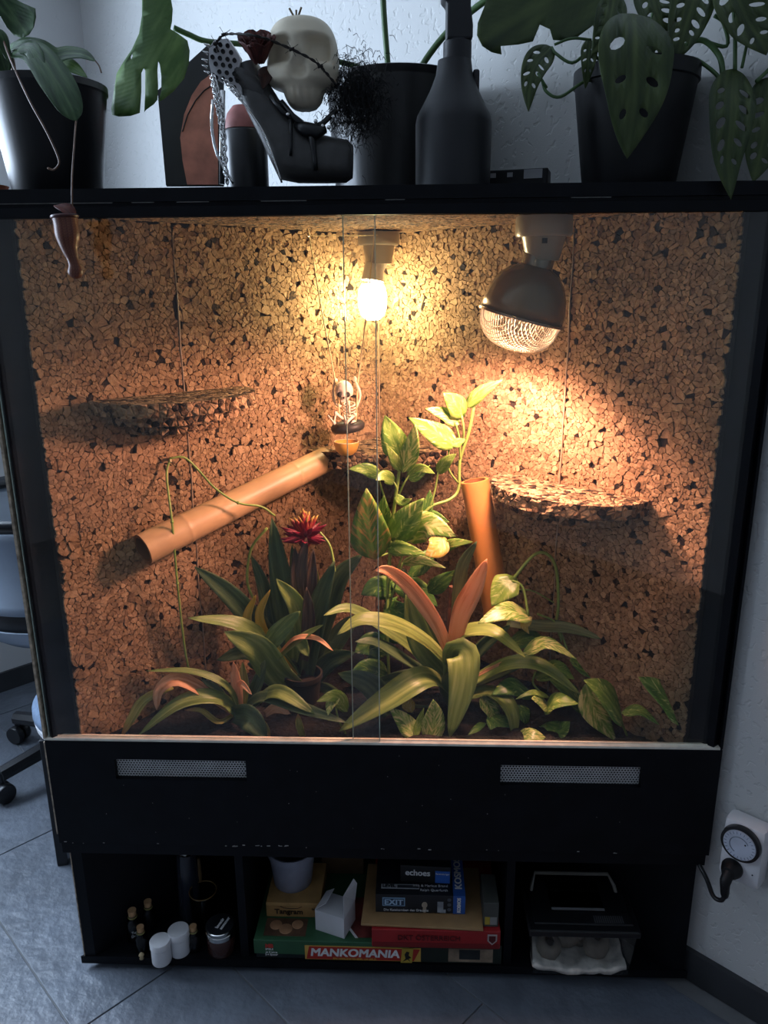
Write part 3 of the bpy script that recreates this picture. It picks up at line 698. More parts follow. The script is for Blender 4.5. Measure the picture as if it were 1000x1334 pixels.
# tall dark bottle
c = atz(250, 1190, SZ+.0005)
t = thing('tall_bottle', 'tall dark glass bottle with shiny foil top at the back', 'bottle', c)
m = MB(); m.lathe([(0, 0), (.026, 0), (.027, .004), (.024, .12), (.022, .15), (.020, .165)], c, 24, None, False); m.obj('bottle_body', pm('dark_blue_glass', (.02, .024, .035, 1), .15), t, True, 50)
m = MB(); m.lathe([(.021, .165), (.023, .17), (.024, .185), (.022, .192), (0, .193)], c, 24, None, False); m.obj('bottle_cap', MT['chrome'], t, True, 50)
m = MB(); m.tube([c+Vector((.027, -.006, z)) for z in (.09, .11, .13, .15)], [.003, .004, .0035, .003], 6); m.obj('label_strip', pm('gold_label', lin('5a452a'), .5), t)
# wide glass with golden rim
c = atz(268, 1205, SZ+.0005)
t = thing('gold_rim_glass', 'empty drinking glass with golden rim behind the screw-top jar', 'glass', c)
m = MB(); m.lathe([(0, 0), (.026, 0), (.029, .09), (.0275, .09), (.025, .003), (0, .003)], c, 24, None, False); m.obj('bowl', DG, t, True, 50)
m = MB(); m.torus(c+Vector((0, 0, .0905)), .0285, .0012, None, 28, 6); m.obj('gold_rim', pm('gold', lin('6e5530'), .45, .5), t)
# screw jar
c = atz(289, 1236, SZ+.0005)
t = thing('screw_jar', 'brown glass jar with black lid and silver ring', 'jar', c)
m = MB(); m.lathe([(0, 0), (.026, 0), (.029, .004), (.029, .036), (.026, .042), (0, .042)], c, 28, None, False); m.obj('jar_body', pm('brown_jar', lin('3b2420'), .2), t, True, 40)
m = MB(); m.lathe([(.027, .042), (.030, .043), (.030, .052), (.029, .053), (.029, .056), (.030, .058), (.030, .062), (.028, .063)], c, 28, None, False); m.obj('silver_ring', MT['chrome'], t, True, 40)
m = MB(); m.lathe([(.0285, .060), (.0285, .064), (0, .0645)], c, 28, None, False); m.obj('lid', pm('lid_black', (.01, .011, .014, 1), .35), t, True, 40)
rt = Vector((.35, .93, 0)).normalized(); up = Vector((-.93, .35, 0))
for k, s_ in enumerate(('lavenir', 'sommer')): text(s_, .010, WHT, c+Vector((.000+k*.010, .0, .0652)), rt, up, t, 'lettering', .0002)
# ------------------------------------------------------------------ feeder-insect tank in the right compartment
TKC = atz(690, 1278, SZ+.0005)+E2*.010
bt = Bx(TKC, .205, .13, .14, FA)
t = thing('feeder_tank', 'clear plastic insect tank with black lid and handle', 'plastic tank', bt.p(.1, .065, 0))
TG = glassmat('tank_plastic', (.95, .96, .96, 1), .8, .06, .03)
def frus(m, x0, x1, y0, y1, z0, z1, g):
    lo_ = [bt.p(x0+g, y0+g, z0), bt.p(x1-g, y0+g, z0), bt.p(x1-g, y1-g, z0), bt.p(x0+g, y1-g, z0)]
    hi = [bt.p(x0, y0, z1), bt.p(x1, y0, z1), bt.p(x1, y1, z1), bt.p(x0, y1, z1)]
    return m.add(lo_+hi, [(3, 2, 1, 0), (0, 1, 5, 4), (1, 2, 6, 5), (2, 3, 7, 6), (3, 0, 4, 7)])
m = MB(); frus(m, 0, .205, 0, .13, 0, .104, .008); o = m.obj('tank_body', TG, t); thick(o, .0015, -1)
for x_ in (.012, .175):
    m = MB(); bt.fill(m, x_, x_+.018, .010, .02, 0, .004); m.obj('tank_foot', TG, t)
LB = MT['blackgloss']
m = MB(); bt.fill(m, -.006, .211, -.006, .136, .1045, .1195, .003); lidp = m.obj('lid', LB, t)
m = MB(); bt.fill(m, .006, .199, .008, .122, .1195, .1245, .002); m.obj('lid_rise', LB, lidp)
m = MB()
for k in range(14): bt.fill(m, .125+k*.0042, .127+k*.0042, .012, .03, .1245, .1251)
m.obj('air_slots', pm('slot_grey', (.06, .06, .065, 1), .5), lidp)
m = MB(); bt.fill(m, .045, .150, .040, .118, .1245, .1275, .001); o = m.obj('hatch', glassmat('hatch_plastic', (.22, .23, .25, 1), .9, .05), lidp)
m = MB(); bt.fill(m, .045, .150, .040, .044, .1275, .130); m.obj('hatch_edge', pm('hatch_edge', (.18, .18, .19, 1), .3), lidp)
m = MB(); m.tube([bt.p(.012, .095, .122), bt.p(.014, .1, .134), bt.p(.022, .118, .148), bt.p(.173, .118, .148), bt.p(.183, .1, .134), bt.p(.186, .095, .122)], .0038, 8); m.obj('handle', pm('handle_grey', (.16, .15, .13, 1), .3), t, True, 40)
rr = random.Random(5)
m = MB(); NX = 22
g0 = len(m.v)
for i in range(NX+1):
    for j in range(9):
        x = .013+.179*i/NX; y = .006+.114*j/8; m.v.append(bt.p(x, y, .014+.012*noise.noise(Vector((x*40, y*40, 3)))+.012*abs(i/NX-.5)**2*4))
for i in range(NX):
    for j in range(8): m.f.append((i*9+j, (i+1)*9+j, (i+1)*9+j+1, i*9+j+1))
for i in range(NX):
    pass
o = m.obj('bedding', pm('sand_bedding', lin('d8d0c6'), .9, 0, .25, 60, .5, 80), t, True); flag(o, 'pale sand bedding', 'stuff'); thick(o, .012, -1)
for k, (x, y, rx, rz_, tl_) in enumerate(((.045, .05, .026, .024, .3), (.085, .07, .03, .03, -.2), (.14, .05, .026, .034, .2), (.115, .085, .03, .036, .1))):
    m = MB(); m.lathe([(rx*.75, 0), (rx, rz_*.5), (rx*.93, rz_), (rx*.7, rz_*1.3), (rx*.35, rz_*1.4)], bt.p(x, y, .018), 14, Matrix.Rotation(tl_, 3, 'X'), False)
    for v in m.v: v += noise.noise_vector(v*60)*.004
    o = m.obj('egg_carton_piece', pm('pulp', lin('857a6e'), .9, 0, .2, 40, .5, 60), t, True); thick(o, .001)
# ------------------------------------------------------------------ lamps
CER = pm('grey_ceramic', lin('8f8676'), .3, 0, .08, 12)
# heat lamp: ceramic socket, metal dome, wire guard, glowing bulb
LY = 1.36
sp = at(709, 283, LY); sp.z = Z1-.004
hl = thing('heat_lamp', 'tilted metal dome heat lamp with glowing wire mesh guard', 'lamp', sp)
m = MB(); m.lathe([(.0, 0), (.046, 0), (.047, -.004), (.047, -.028), (.045, -.032), (.037, -.032), (.036, -.034), (.028, -.066), (.026, -.070), (0, -.070)], sp, 36, None, False); m.obj('lamp_socket', CER, hl, True, 40)
m = MB(); m.box(sp+Vector((-.005, -.036, -.040)), (.008, .004, .008)); m.obj('screw_hole', pm('dark_hole', (.02, .018, .015, 1), .6), hl)
ax_top = at(707, 319, LY); ax_bot = at(680, 408, LY+.008)
axd = (ax_bot-ax_top).normalized(); LRm = (-axd).to_track_quat('Z', 'Y').to_matrix()   # local +Z points to the socket
def lp(z): return ax_top+axd*z
DOME = pm('dome_metal', lin('7d6a55'), .26, .4, .06, 8)
m = MB(); m.lathe([(.021, .012), (.026, .004), (.027, -.034), (.025, -.042)], lp(.0), 32, LRm, False); m.obj('lamp_collar', pm('collar_metal', lin('8d8272'), .25, .7), hl, True, 40)
prof = [(.024, -.026), (.029, -.029), (.042, -.036), (.055, -.049), (.065, -.069), (.0705, -.092), (.0715, -.112)]
m = MB(); m.lathe(prof, lp(.009), 44, LRm, False); dome = m.obj('dome', DOME, hl, True, 60); thick(dome, .001, -1)
m = MB(); m.lathe([(.0715, -.109), (.0765, -.110), (.0765, -.114), (.0715, -.115), (.0715, -.109)], lp(.009), 44, LRm, False); m.obj('dome_rim', pm('rim_metal', lin('a08c78'), .25, .8), hl, True, 40)
m = MB(); m.torus(lp(.004)+Vector((.004, -.027, 0)), .005, .0018, Matrix.Rotation(math.pi/2, 3, 'X'), 16, 6); m.obj('collar_hole', pm('pale_plug', lin('e0b8a0'), .4), hl)
# guard: crossed wires on a shallow dome
GR, GD = .0705, .056
def gpt(a, b_):
    r = math.hypot(a, b_); z = -.114-GD*max(0, 1-(r/GR)**2.6)**.5 if r < GR else -.114
    return lp(.009)+LRm@Vector((a, b_, z))
mw = MB(); NW = 13
for sgn in (0, 1):
    for k in range(-NW, NW+1):
        c_ = GR*k/(NW+.5); ext = math.sqrt(max(0, GR*GR-c_*c_)); pts = []
        for i in range(15):
            s_ = -ext+2*ext*i/14; u, v = (c_, s_) if sgn else (s_, c_)
            uu, vv = (u-v)*.7071, (u+v)*.7071; pts.append(gpt(uu, vv))
        mw.tube(pts, .00085, 4, False)
gw = mw.obj('wire_guard', pm('bright_wire', lin('f2e2d0'), .4, .3), hl); flag(gw, 'fine wire mesh guard', 'stuff')
m = MB(); m.lathe([(0, -.040), (.020, -.045), (.034, -.060), (.040, -.078), (.036, -.088), (0, -.096)], lp(.009), 28, LRm, False)
bulb = m.obj('bulb', emit('warm_bulb', (1.0, .66, .45, 1), 30), hl, True)
hld = bpy.data.lights.new('heat_lamp_beam', 'SPOT'); hlo = bpy.data.objects.new('heat_lamp_beam', hld); C.objects.link(hlo)
hld.energy = 36; hld.color = (1.0, .49, .35); hld.spot_size = math.radians(165); hld.spot_blend = .35; hld.shadow_soft_size = .045
hlo.location = lp(.190); hlo.rotation_euler = axd.to_track_quat('-Z', 'Y').to_euler(); attach(hlo, hl)
# compact bulb
CY = 1.69
cp = at(493, 306, CY); cp.z = Z1-.004
cl = thing('compact_lamp', 'bright white energy saving bulb in grey ceiling socket', 'lamp', cp)
m = MB(); m.lathe([(0, 0), (.043, 0), (.043, -.022), (.040, -.026), (.033, -.026), (.027, -.062), (0, -.062)], cp, 32, None, False); m.obj('lamp_socket', CER, cl, True, 40)
bt_ = at(485, 366, CY-.01)
m = MB(); m.tube([cp+Vector((0, 0, -.055)), cp.lerp(bt_, .75), bt_], [.020, .021, .024], 20); m.obj('ballast', pm('ballast_white', (.6, .58, .52, 1), .35), cl, True, 40)
m = MB(); m.lathe([(.0, .030), (.022, .028), (.028, .018), (.030, 0), (.029, -.020), (.024, -.036), (.012, -.045), (0, -.046)], at(485, 388, CY-.01), 24, None, False); m.obj('bulb', emit('cool_bulb', (1.0, .81, .45, 1), 125), cl, True)

# ------------------------------------------------------------------ cork ledges
def wallL(px, py, off=0):
    """point where the pixel ray meets the left cork face, pushed inwards by off"""
    d = ray(px, py); p0 = cl0+nL*off; k = ((p0-Vector((0, 0, 0))).dot(nL))/(d.dot(nL)); return Vector((0, 0, CAMZ))+d*k
def wallR(px, py, off=0):
    d = ray(px, py); p0 = cr0+nR*off; k = (p0.dot(nR))/(d.dot(nR)); return Vector((0, 0, CAMZ))+d*k
def slabmesh(outline, z0, z1, seed, j=.003, levels=5):
    """outline in xy; rough sides"""
    rr = random.Random(seed); m = MB(); n = len(outline); cx = sum(p[0] for p in outline)/n; cy = sum(p[1] for p in outline)/n
    for l in range(levels):
        z = z0+(z1-z0)*l/(levels-1)
        for p in outline:
            k = rr.uniform(-j, j); d = Vector((p[0]-cx, p[1]-cy)); d.normalize(); m.v.append(Vector((p[0]+d.x*k, p[1]+d.y*k, z+(rr.uniform(-.4, .4)*j if 0 < l < levels-1 else 0))))
    for l in range(levels-1):
        for i in range(n): m.f.append((l*n+i, l*n+(i+1) % n, (l+1)*n+(i+1) % n, (l+1)*n+i))
    # top and bottom as concentric fans
    for base, z, flip in ((0, z0, True), ((levels-1)*n, z1, False)):
        prev = base
        for k in (.75, .5, .25):
            o = len(m.v)
            for p in outline: m.v.append(Vector((cx+(p[0]-cx)*k, cy+(p[1]-cy)*k, z+rr.uniform(-.5, .5)*j*.2)))
            for i in range(n):
                f = (prev+i, prev+(i+1) % n, o+(i+1) % n, o+i); m.f.append(f[::-1] if flip else f)
            prev = o
        m.v.append(Vector((cx, cy, z))); c_ = len(m.v)-1
        for i in range(n):
            f = (prev+i, prev+(i+1) % n, c_); m.f.append(f[::-1] if flip else f)
    return m
def halfdisc(c, t, nrm, a, b_, n=44):
    return [(c+t*(a*math.cos(math.pi*i/n))+nrm*(b_*math.sin(math.pi*i/n)**.8-.004)).to_2d() for i in range(n+1)]
tL = (APX-FLc).normalized(); tR = (FRc-APX).normalized()
# left ledge
cL = wallL(222, 512); zL = cL.z
t = thing('cork_ledge', 'stepped cork ledge high on the left wall above the bamboo', 'ledge', cL)
for k, (a, d, z0, z1) in enumerate(((.155, .150, zL-.024, zL), (.125, .120, zL-.044, zL-.0245), (.095, .09, zL-.064, zL-.0445))):
    slabmesh(halfdisc(cL+tL*.0, tL, nL, a, d), z0, z1, 40+k).obj('cork_layer', MT['corkv'], t)
# right ledge
cR = wallR(744, 633); zR = cR.z
t = thing('cork_ledge', 'wide rounded cork ledge on the right wall under the heat lamp', 'ledge', cR)
for k, (a, d, z0, z1) in enumerate(((.160, .130, zR-.026, zR), (.125, .095, zR-.052, zR-.0265))):
    slabmesh(halfdisc(cR, -tR, nR, a, d), z0, z1, 50+k).obj('cork_layer', MT['corkv'], t)
# corner ledge
zM = 1.018
t = thing('cork_ledge', 'quarter-round cork ledge in the back corner carrying the yellow cup', 'ledge', AP2+Vector((0, 0, zM)))
tl_ = (FLc-APX).normalized(); tr2 = (FRc-APX).normalized()
ol = [AP2.to_2d()]+[(AP2+(tl_*math.cos(a)+tr2*math.sin(a))*.215).to_2d() for a in [math.pi/2*i/36 for i in range(37)]]
slabmesh(ol, zM-.034, zM, 60).obj('cork_layer', MT['corkv'], t)
# ------------------------------------------------------------------ bamboo on the left wall
BAM = pm('bamboo', lin('c4a078'), .42, 0, .22, 9, .15, 60)
BAMI = pm('bamboo_inside', lin('7a4f2c'), .7, 0, .2, 30)
def bamboo(p0, p1, r0, r1, nodes_, name, label, open0=True, bend=None):
    ax = p1-p0; L_ = ax.length; q = ax.normalized().to_track_quat('Z', 'Y').to_matrix()
    prof = []
    zs = sorted(set([i/40 for i in range(41)]+[x for n_ in nodes_ for x in (n_-.012, n_-.006, n_, n_+.006, n_+.012)]))
    for z in zs:
        r = r0+(r1-r0)*z
        for n_ in nodes_:
            d = abs(z-n_)
            if d < .0121: r += .0009*(1-d/.0121)
            elif d < .02: r -= .0005
        prof.append((r, z*L_))
    t = thing(name, label, 'bamboo', p0)
    m = MB(); m.lathe(prof, p0, 36, q, False); m.obj('cane', BAM, t, True, 60)
    inn = [(r0-.0008, 0), (r0-.006, .0), (r0-.006, L_*.25), (0, L_*.25)]
    m = MB(); m.lathe(inn, p0, 36, q, False); m.obj('hollow_end', BAMI, t, True, 40)
    m = MB(); m.lathe([(r1-.0008, L_), (r1-.006, L_+.0002), (r1-.006, L_-.04), (0, L_-.04)], p0, 36, q, False); m.obj('hollow_end', BAMI, t, True, 40)
    return t
bamboo(wallL(186, 716, .036), wallL(425, 598, .032), .0305, .0275, (.20, .80), 'bamboo_cane', 'thick bamboo cane mounted diagonally on the left cork wall')
# vertical terracotta-brown bamboo half tube beside the right ledge
p0 = wallR(618, 626, .06); p1 = wallR(648, 800, .04)
ax = (p1-p0); q = ax.normalized().to_track_quat('Z', 'Y').to_matrix(); L_ = ax.length
t = thing('bark_tube', 'upright orange brown bamboo tube left of the right ledge', 'bamboo', p1)
m = MB(); m.lathe([(.0225, 0), (.0285, 0), (.0288, .004), (.0286, L_*.5), (.0290, L_), (.0225, L_)], p0, 30, q, False); m.obj('tube', pm('orange_bamboo', lin('c98a4c'), .38, 0, .15, 10, .1, 50), t, True, 50)
m = MB(); m.lathe([(.0224, .0005), (.0222, L_)], p0, 30, q, False); m.obj('tube_inside', BAMI, t, True)
# ------------------------------------------------------------------ hanging swing with little skeleton, cup below
SY = 1.62
STR = pm('pale_string', lin('d8c89c'), .8, 0, .2, 60)
BONE = pm('bone_white', lin('ddcdbd'), .55, 0, .1, 40, .15, 120)
pA, pB = at(401, 300, SY), at(488, 298, SY); pA.z = pB.z = Z1-.002
sA, sB = at(438, 503, SY-.005), at(466, 500, SY+.0)
seatc = at(453, 556, SY)
swing = thing('toy_swing', 'small swing with pale strings and black round seat hanging from ceiling', 'toy swing', seatc)
m = MB(); m.tube([pA, pA.lerp(sA, .5)+Vector((-.002, 0, 0)), sA, sA.lerp(seatc, .85)+Vector((-.012, 0, 0))], .0014, 6); m.obj('string', STR, swing)
m = MB(); m.tube([pB, pB.lerp(sB, .5)+Vector((.002, 0, 0)), sB, sB.lerp(seatc, .85)+Vector((.014, 0, 0))], .0014, 6); m.obj('string', STR, swing)
m = MB(); m.tube([pA+Vector((0, 0, -.012)), pB+Vector((0, 0, -.012))], .0008, 6); m.obj('string', STR, swing)
for p in (pA, pB):
    m = MB(); m.tube([p+Vector((0, 0, .004)), p+Vector((-.003, -.004, -.006)), p+Vector((.001, -.005, -.014)), p+Vector((.004, -.002, -.012))], .0012, 6); m.obj('hook', MT['chrome'], swing)
Mt = Matrix.Rotation(math.radians(-8), 3, 'Y')
m = MB(); m.torus(seatc, .026, .0105, Mt, 36, 12); m.obj('seat_ring', pm('rubber_black', lin('2c2826'), .5), swing, True)
m = MB()
m.lathe([(0, -.006), (.020, -.006), (.020, .004), (0, .004)], seatc, 24, Mt, False); m.obj('seat_disc', pm('seat_wood', lin('6a4a38'), .6), swing)
fig = thing('skeleton_figurine', 'little white skeleton figurine sitting on the swing seat', 'figurine', seatc+Vector((0, 0, .012)))
def P(x, y, dy=0): return at(x, y, SY+dy)
m = MB(); hd = P(448, 511, -.012); R = .0198
N_, M_ = 32, 22
for j in range(M_+1):
    th = math.pi*j/M_
    for k in range(N_):
        a = 2*math.pi*k/N_; d = Vector((math.sin(th)*math.cos(a), math.sin(th)*math.sin(a), math.cos(th)))
        r = R*(1+.12*d.z if d.z > 0 else 1+.04*d.z); x, y, z = d.x*r*.95, d.y*r*1.0, d.z*r*1.1
        if d.z < -.35: x *= .72; y *= .85
        fr2_ = -d.y
        if fr2_ > 0:
            for ex in (-.38, .36):
                e = math.exp(-(((d.x-ex)/.2)**2+((d.z+.02)/.2)**2)); y += R*.28*e
            e = math.exp(-((d.x/.1)**2+((d.z+.32)/.12)**2)); y += R*.14*e
        m.v.append(hd+Vector((x, y, z)))
for j in range(M_):
    for k in range(N_): m.f.append((j*N_+k, (j+1)*N_+k, (j+1)*N_+(k+1) % N_, j*N_+(k+1) % N_))
sk = m.obj('skull', BONE, fig, True)
DK = pm('socket_dark', (.012, .01, .01, 1), .7)
for ex, w_ in ((-.0082, .0056), (.0078, .0058)):
    m = MB(); m.sphere(hd+Vector((ex, -.0150, -.003)), w_, 12, 8, (1, .55, 1)); m.obj('eye_socket', DK, sk, True)
m = MB(); m.sphere(hd+Vector((0, -.0172, -.0095)), .0021, 8, 6, (1, .6, 1.2)); m.obj('nose_hole', DK, sk, True)
m = MB()
for k in range(5): m.box(hd+Vector((-.005+.0025*k, -.0145, -.0165)), (.0021, .003, .004), 0, None, .0004)
m.obj('teeth', BONE, sk)
chest = P(455, 534, .002)
m = MB(); m.tube([chest+Vector((-.002, .010, .018)), chest+Vector((0, .012, 0)), chest+Vector((.002, .008, -.022))], .0032, 8); m.obj('spine', BONE, fig, True)
for k in range(5):
    rz_ = .0135-.0012*abs(k-1.5); m = MB(); cc_ = chest+Vector((0, 0, .012-.0062*k)); pts = [cc_+Vector((rz_*math.sin(a), -rz_*.85*math.cos(a)+.001, -.004*math.cos(a))) for a in [math.pi*2*i/20 for i in range(21)]]
    m.tube(pts, .0015, 6, False); m.obj('rib', BONE, fig, True)
m = MB(); m.tube([chest+Vector((0, -.011, .012)), chest+Vector((0, -.012, -.006))], .0022, 8); m.obj('breastbone', BONE, fig, True)
m = MB(); m.sphere(chest+Vector((.001, .003, -.026)), .013, 14, 8, (1.1, .8, .5)); m.obj('pelvis', BONE, fig, True)
for pts in ([P(444, 530), P(436, 524), P(434, 508), P(437, 496)], [P(464, 530, .004), P(469, 515, .002), P(464, 500), P(462, 494)]):
    m = MB(); c_ = crom(pts, 12); m.tube(c_, [.0022+.0012*abs(math.cos(i/12*math.pi*2)) for i in range(13)], 8); m.sphere(pts[-1], .0045, 8, 6, (1, .8, 1.3)); m.obj('arm', BONE, fig, True)
for pts in ([P(451, 550, -.01), P(437, 538, -.035), P(435, 551, -.040), P(427, 541, -.046)], [P(455, 550, -.008), P(462, 540, -.03), P(451, 551, -.042), P(448, 541, -.048)]):
    m = MB(); m.tube(pts, [.0035, .0035, .0028, .002], 8); 
    for p in pts[1:3]: m.sphere(p, .004, 8, 6)
    m.obj('leg', BONE, fig, True)
cc = at(451, 577, 1.60); cc.z = zM+.001
t = thing('yellow_cup', 'small amber yellow feeding cup on the corner ledge', 'cup', cc)
m = MB(); m.lathe([(0, 0), (.014, 0), (.022, .008), (.0265, .022), (.0265, .027), (.0245, .027), (.0240, .020), (0, .018)], cc, 28, None, False); m.obj('cup', pm('amber_plastic', lin('d9a24c'), .3, 0, .1, 20), t, True, 40)
m = MB(); m.torus(cc+Vector((0, 0, .0275)), .0258, .0012, None, 28, 6); m.obj('cup_rim', pm('rim_pale', lin('e8d2a0'), .3), t, True)
# ------------------------------------------------------------------ plants
def prof_heart(t):
    a = min(1, t/.30); b_ = max(0, (t-.30)/.70)
    return (math.sin(a*math.pi/2)**.55)*(1-b_**1.7)**.95 if t < .999 else 0
def prof_strap(t): return (.62+.38*min(1, t/.45))*(max(0, 1-max(0, (t-.42)/.58)**2.0))**.75
def prof_lance(t): return max(0, math.sin(math.pi*t**.8))**.85
PROF = {'heart': prof_heart, 'strap': prof_strap, 'lance': prof_lance}
TOCAM = Vector((0, -1, .35)).normalized()
def leaf(parent, pts, w, mat, kind='heart', nrm=None, fold=.18, curl=.0, name='leaf', n=14, wave=.0, th=.0006, back=.0):
    """pts: (px, py, Y) along the midrib from the stalk; w: width in photo pixels"""
    P3 = [at(*p) for p in pts]; W_ = w*zc(P3[len(P3)//2])/FPX/2
    c = crom(P3, n); m = MB(); uv = []; S = (-1, -.6, -.25, 0, .25, .6, 1) ; N0 = (nrm or TOCAM); rr = random.Random(int(pts[0][0]*13+pts[0][1])); ph = rr.uniform(0, 6)
    for i, p in enumerate(c):
        t = i/n; T = (c[min(i+1, n)]-c[max(i-1, 0)]).normalized(); s = T.cross(N0)
        if s.length < .1: s = T.cross(Vector((1, 0, 0)))
        s.normalize(); nn = s.cross(T).normalized(); ww = max(W_*PROF[kind](t), W_*.012)
        bk = back*W_*max(0, 1-t/.18) if kind == 'heart' else 0
        for q in S:
            v = p+s*(q*ww)+nn*(fold*q*q*ww-curl*q*q*ww+wave*W_*math.sin(ph+t*9+q*2)*abs(q))
            if bk: v -= T*(abs(q)*bk*1.2)
            m.v.append(v); uv.append((.5+.5*q*max(.02, min(1, ww/W_)), t))
    k = len(S)
    for i in range(n):
        for j in range(k-1): m.f.append((i*k+j, i*k+j+1, (i+1)*k+j+1, (i+1)*k+j))
    m.uv = uv; o = m.obj(name, mat, parent, True); thick(o, th); return o
def stem(parent, pts, r, mat, name='stem', n=None, taper=1.0):
    P3 = [at(*p) for p in pts]; c = crom(P3, n or 5*(len(P3)-1)) if len(P3) > 2 else P3
    m = MB(); k = len(c); m.tube(c, [r*(1+(taper-1)*i/(k-1)) for i in range(k)], 7); return m.obj(name, mat, parent, True)
def lg(h, k=1.42): return sc(lin(h), k)
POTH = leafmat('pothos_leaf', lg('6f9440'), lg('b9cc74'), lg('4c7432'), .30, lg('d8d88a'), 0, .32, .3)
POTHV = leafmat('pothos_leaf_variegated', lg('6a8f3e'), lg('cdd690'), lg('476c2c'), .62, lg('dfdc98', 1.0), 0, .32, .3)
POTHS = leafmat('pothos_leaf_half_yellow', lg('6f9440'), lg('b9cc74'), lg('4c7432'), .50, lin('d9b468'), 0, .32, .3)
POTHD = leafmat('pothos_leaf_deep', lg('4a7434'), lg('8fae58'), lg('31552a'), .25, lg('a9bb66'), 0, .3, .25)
POTHY = leafmat('pothos_leaf_yellowing', lg('c9b455', 1.1), lg('e2d48a', 1.0), lg('a88a3c'), .5, lg('e8d9a0', 1.0), 0, .4, .3)
POTHL = leafmat('pothos_leaf_young', lg('86a848', 1.0), lg('c2d07e', 1.0), lg('66903a', 1.0), .35, lg('ccd690', 1.0), 0, .32, .35)
PST = pm('pothos_stem', lin('86a050'), .45, 0, .2, 30)
BRO = leafmat('bromeliad_leaf', lg('6b7f45'), lg('a8b272'), lg('50663a'), 0, ribs=9, rough=.32, trans=.25)
BROL = leafmat('bromeliad_leaf_light', lg('84964f'), lg('bcc480'), lg('66793f'), 0, ribs=9, rough=.32, trans=.3)
BROD = leafmat('bromeliad_leaf_dark', lg('475a3c'), lg('74865a'), lg('34472f'), 0, ribs=8, rough=.3, trans=.2)
DRY = leafmat('dry_leaf', lg('e8b890', 1.15), lg('efc8a4', 1.1), lg('c08050', 1.2), 0, ribs=7, rough=.5, trans=.35)
DRYG = leafmat('half_dry_leaf', lg('8c8a45'), lg('c9b070'), lg('6a6a35'), 0, ribs=7, rough=.45, trans=.2, tipcol=lin('c08a50'))
YEL = leafmat('yellow_leaf', lg('c2a53c', 1.1), lg('e0cc78', 1.0), lg('9a8a35'), 0, ribs=7, rough=.45, trans=.3)
ROOTS = pm('brown_root', lin('5a3a28'), .8, 0, .3, 50, .5, 60)
# --- climbing pothos in the middle
A = thing('pothos_plant', 'tall climbing variegated pothos reaching up beside the corner ledge', 'plant', atz(505, 905, .545))
Yp = 1.50
stem(A, [(507, 890, Yp), (504, 820, Yp), (505, 760, Yp), (510, 690, Yp-.01), (516, 640, Yp-.02), (522, 600, Yp-.03)], .0035, PST)
stem(A, [(535, 690, Yp), (560, 661, Yp), (585, 651, Yp+.01), (597, 637, Yp+.02), (599, 600, Yp+.02), (610, 565, Yp+.01), (617, 530, Yp)], .0032, PST)
for p in ([(599, 600, Yp+.02), (598, 572, Yp), (593, 551, Yp-.01)], [(602, 580, Yp+.02), (604, 560, Yp), (601, 541, Yp)], [(597, 630, Yp+.01), (584, 610, Yp-.01), (585, 580, Yp-.02)], [(512, 680, Yp), (498, 640, Yp-.02), (492, 618, Yp-.03)], [(515, 650, Yp), (516, 635, Yp-.03), (511, 626, Yp-.03)], [(517, 650, Yp), (526, 630, Yp-.02), (533, 619, Yp-.02)], [(560, 661, Yp), (566, 640, Yp), (571, 613, Yp)], [(508, 720, Yp), (490, 725, Yp-.03), (485, 718, Yp-.04)], [(508, 730, Yp), (512, 712, Yp-.03), (515, 700, Yp-.04)], [(506, 760, Yp), (520, 735, Yp-.03), (531, 695, Yp-.04)], [(505, 780, Yp), (508, 740, Yp-.04), (508, 716, Yp-.05)], [(505, 800, Yp), (515, 760, Yp-.03), (525, 733, Yp-.03)]):
    stem(A, p, .0020, PST, 'leaf_stalk')
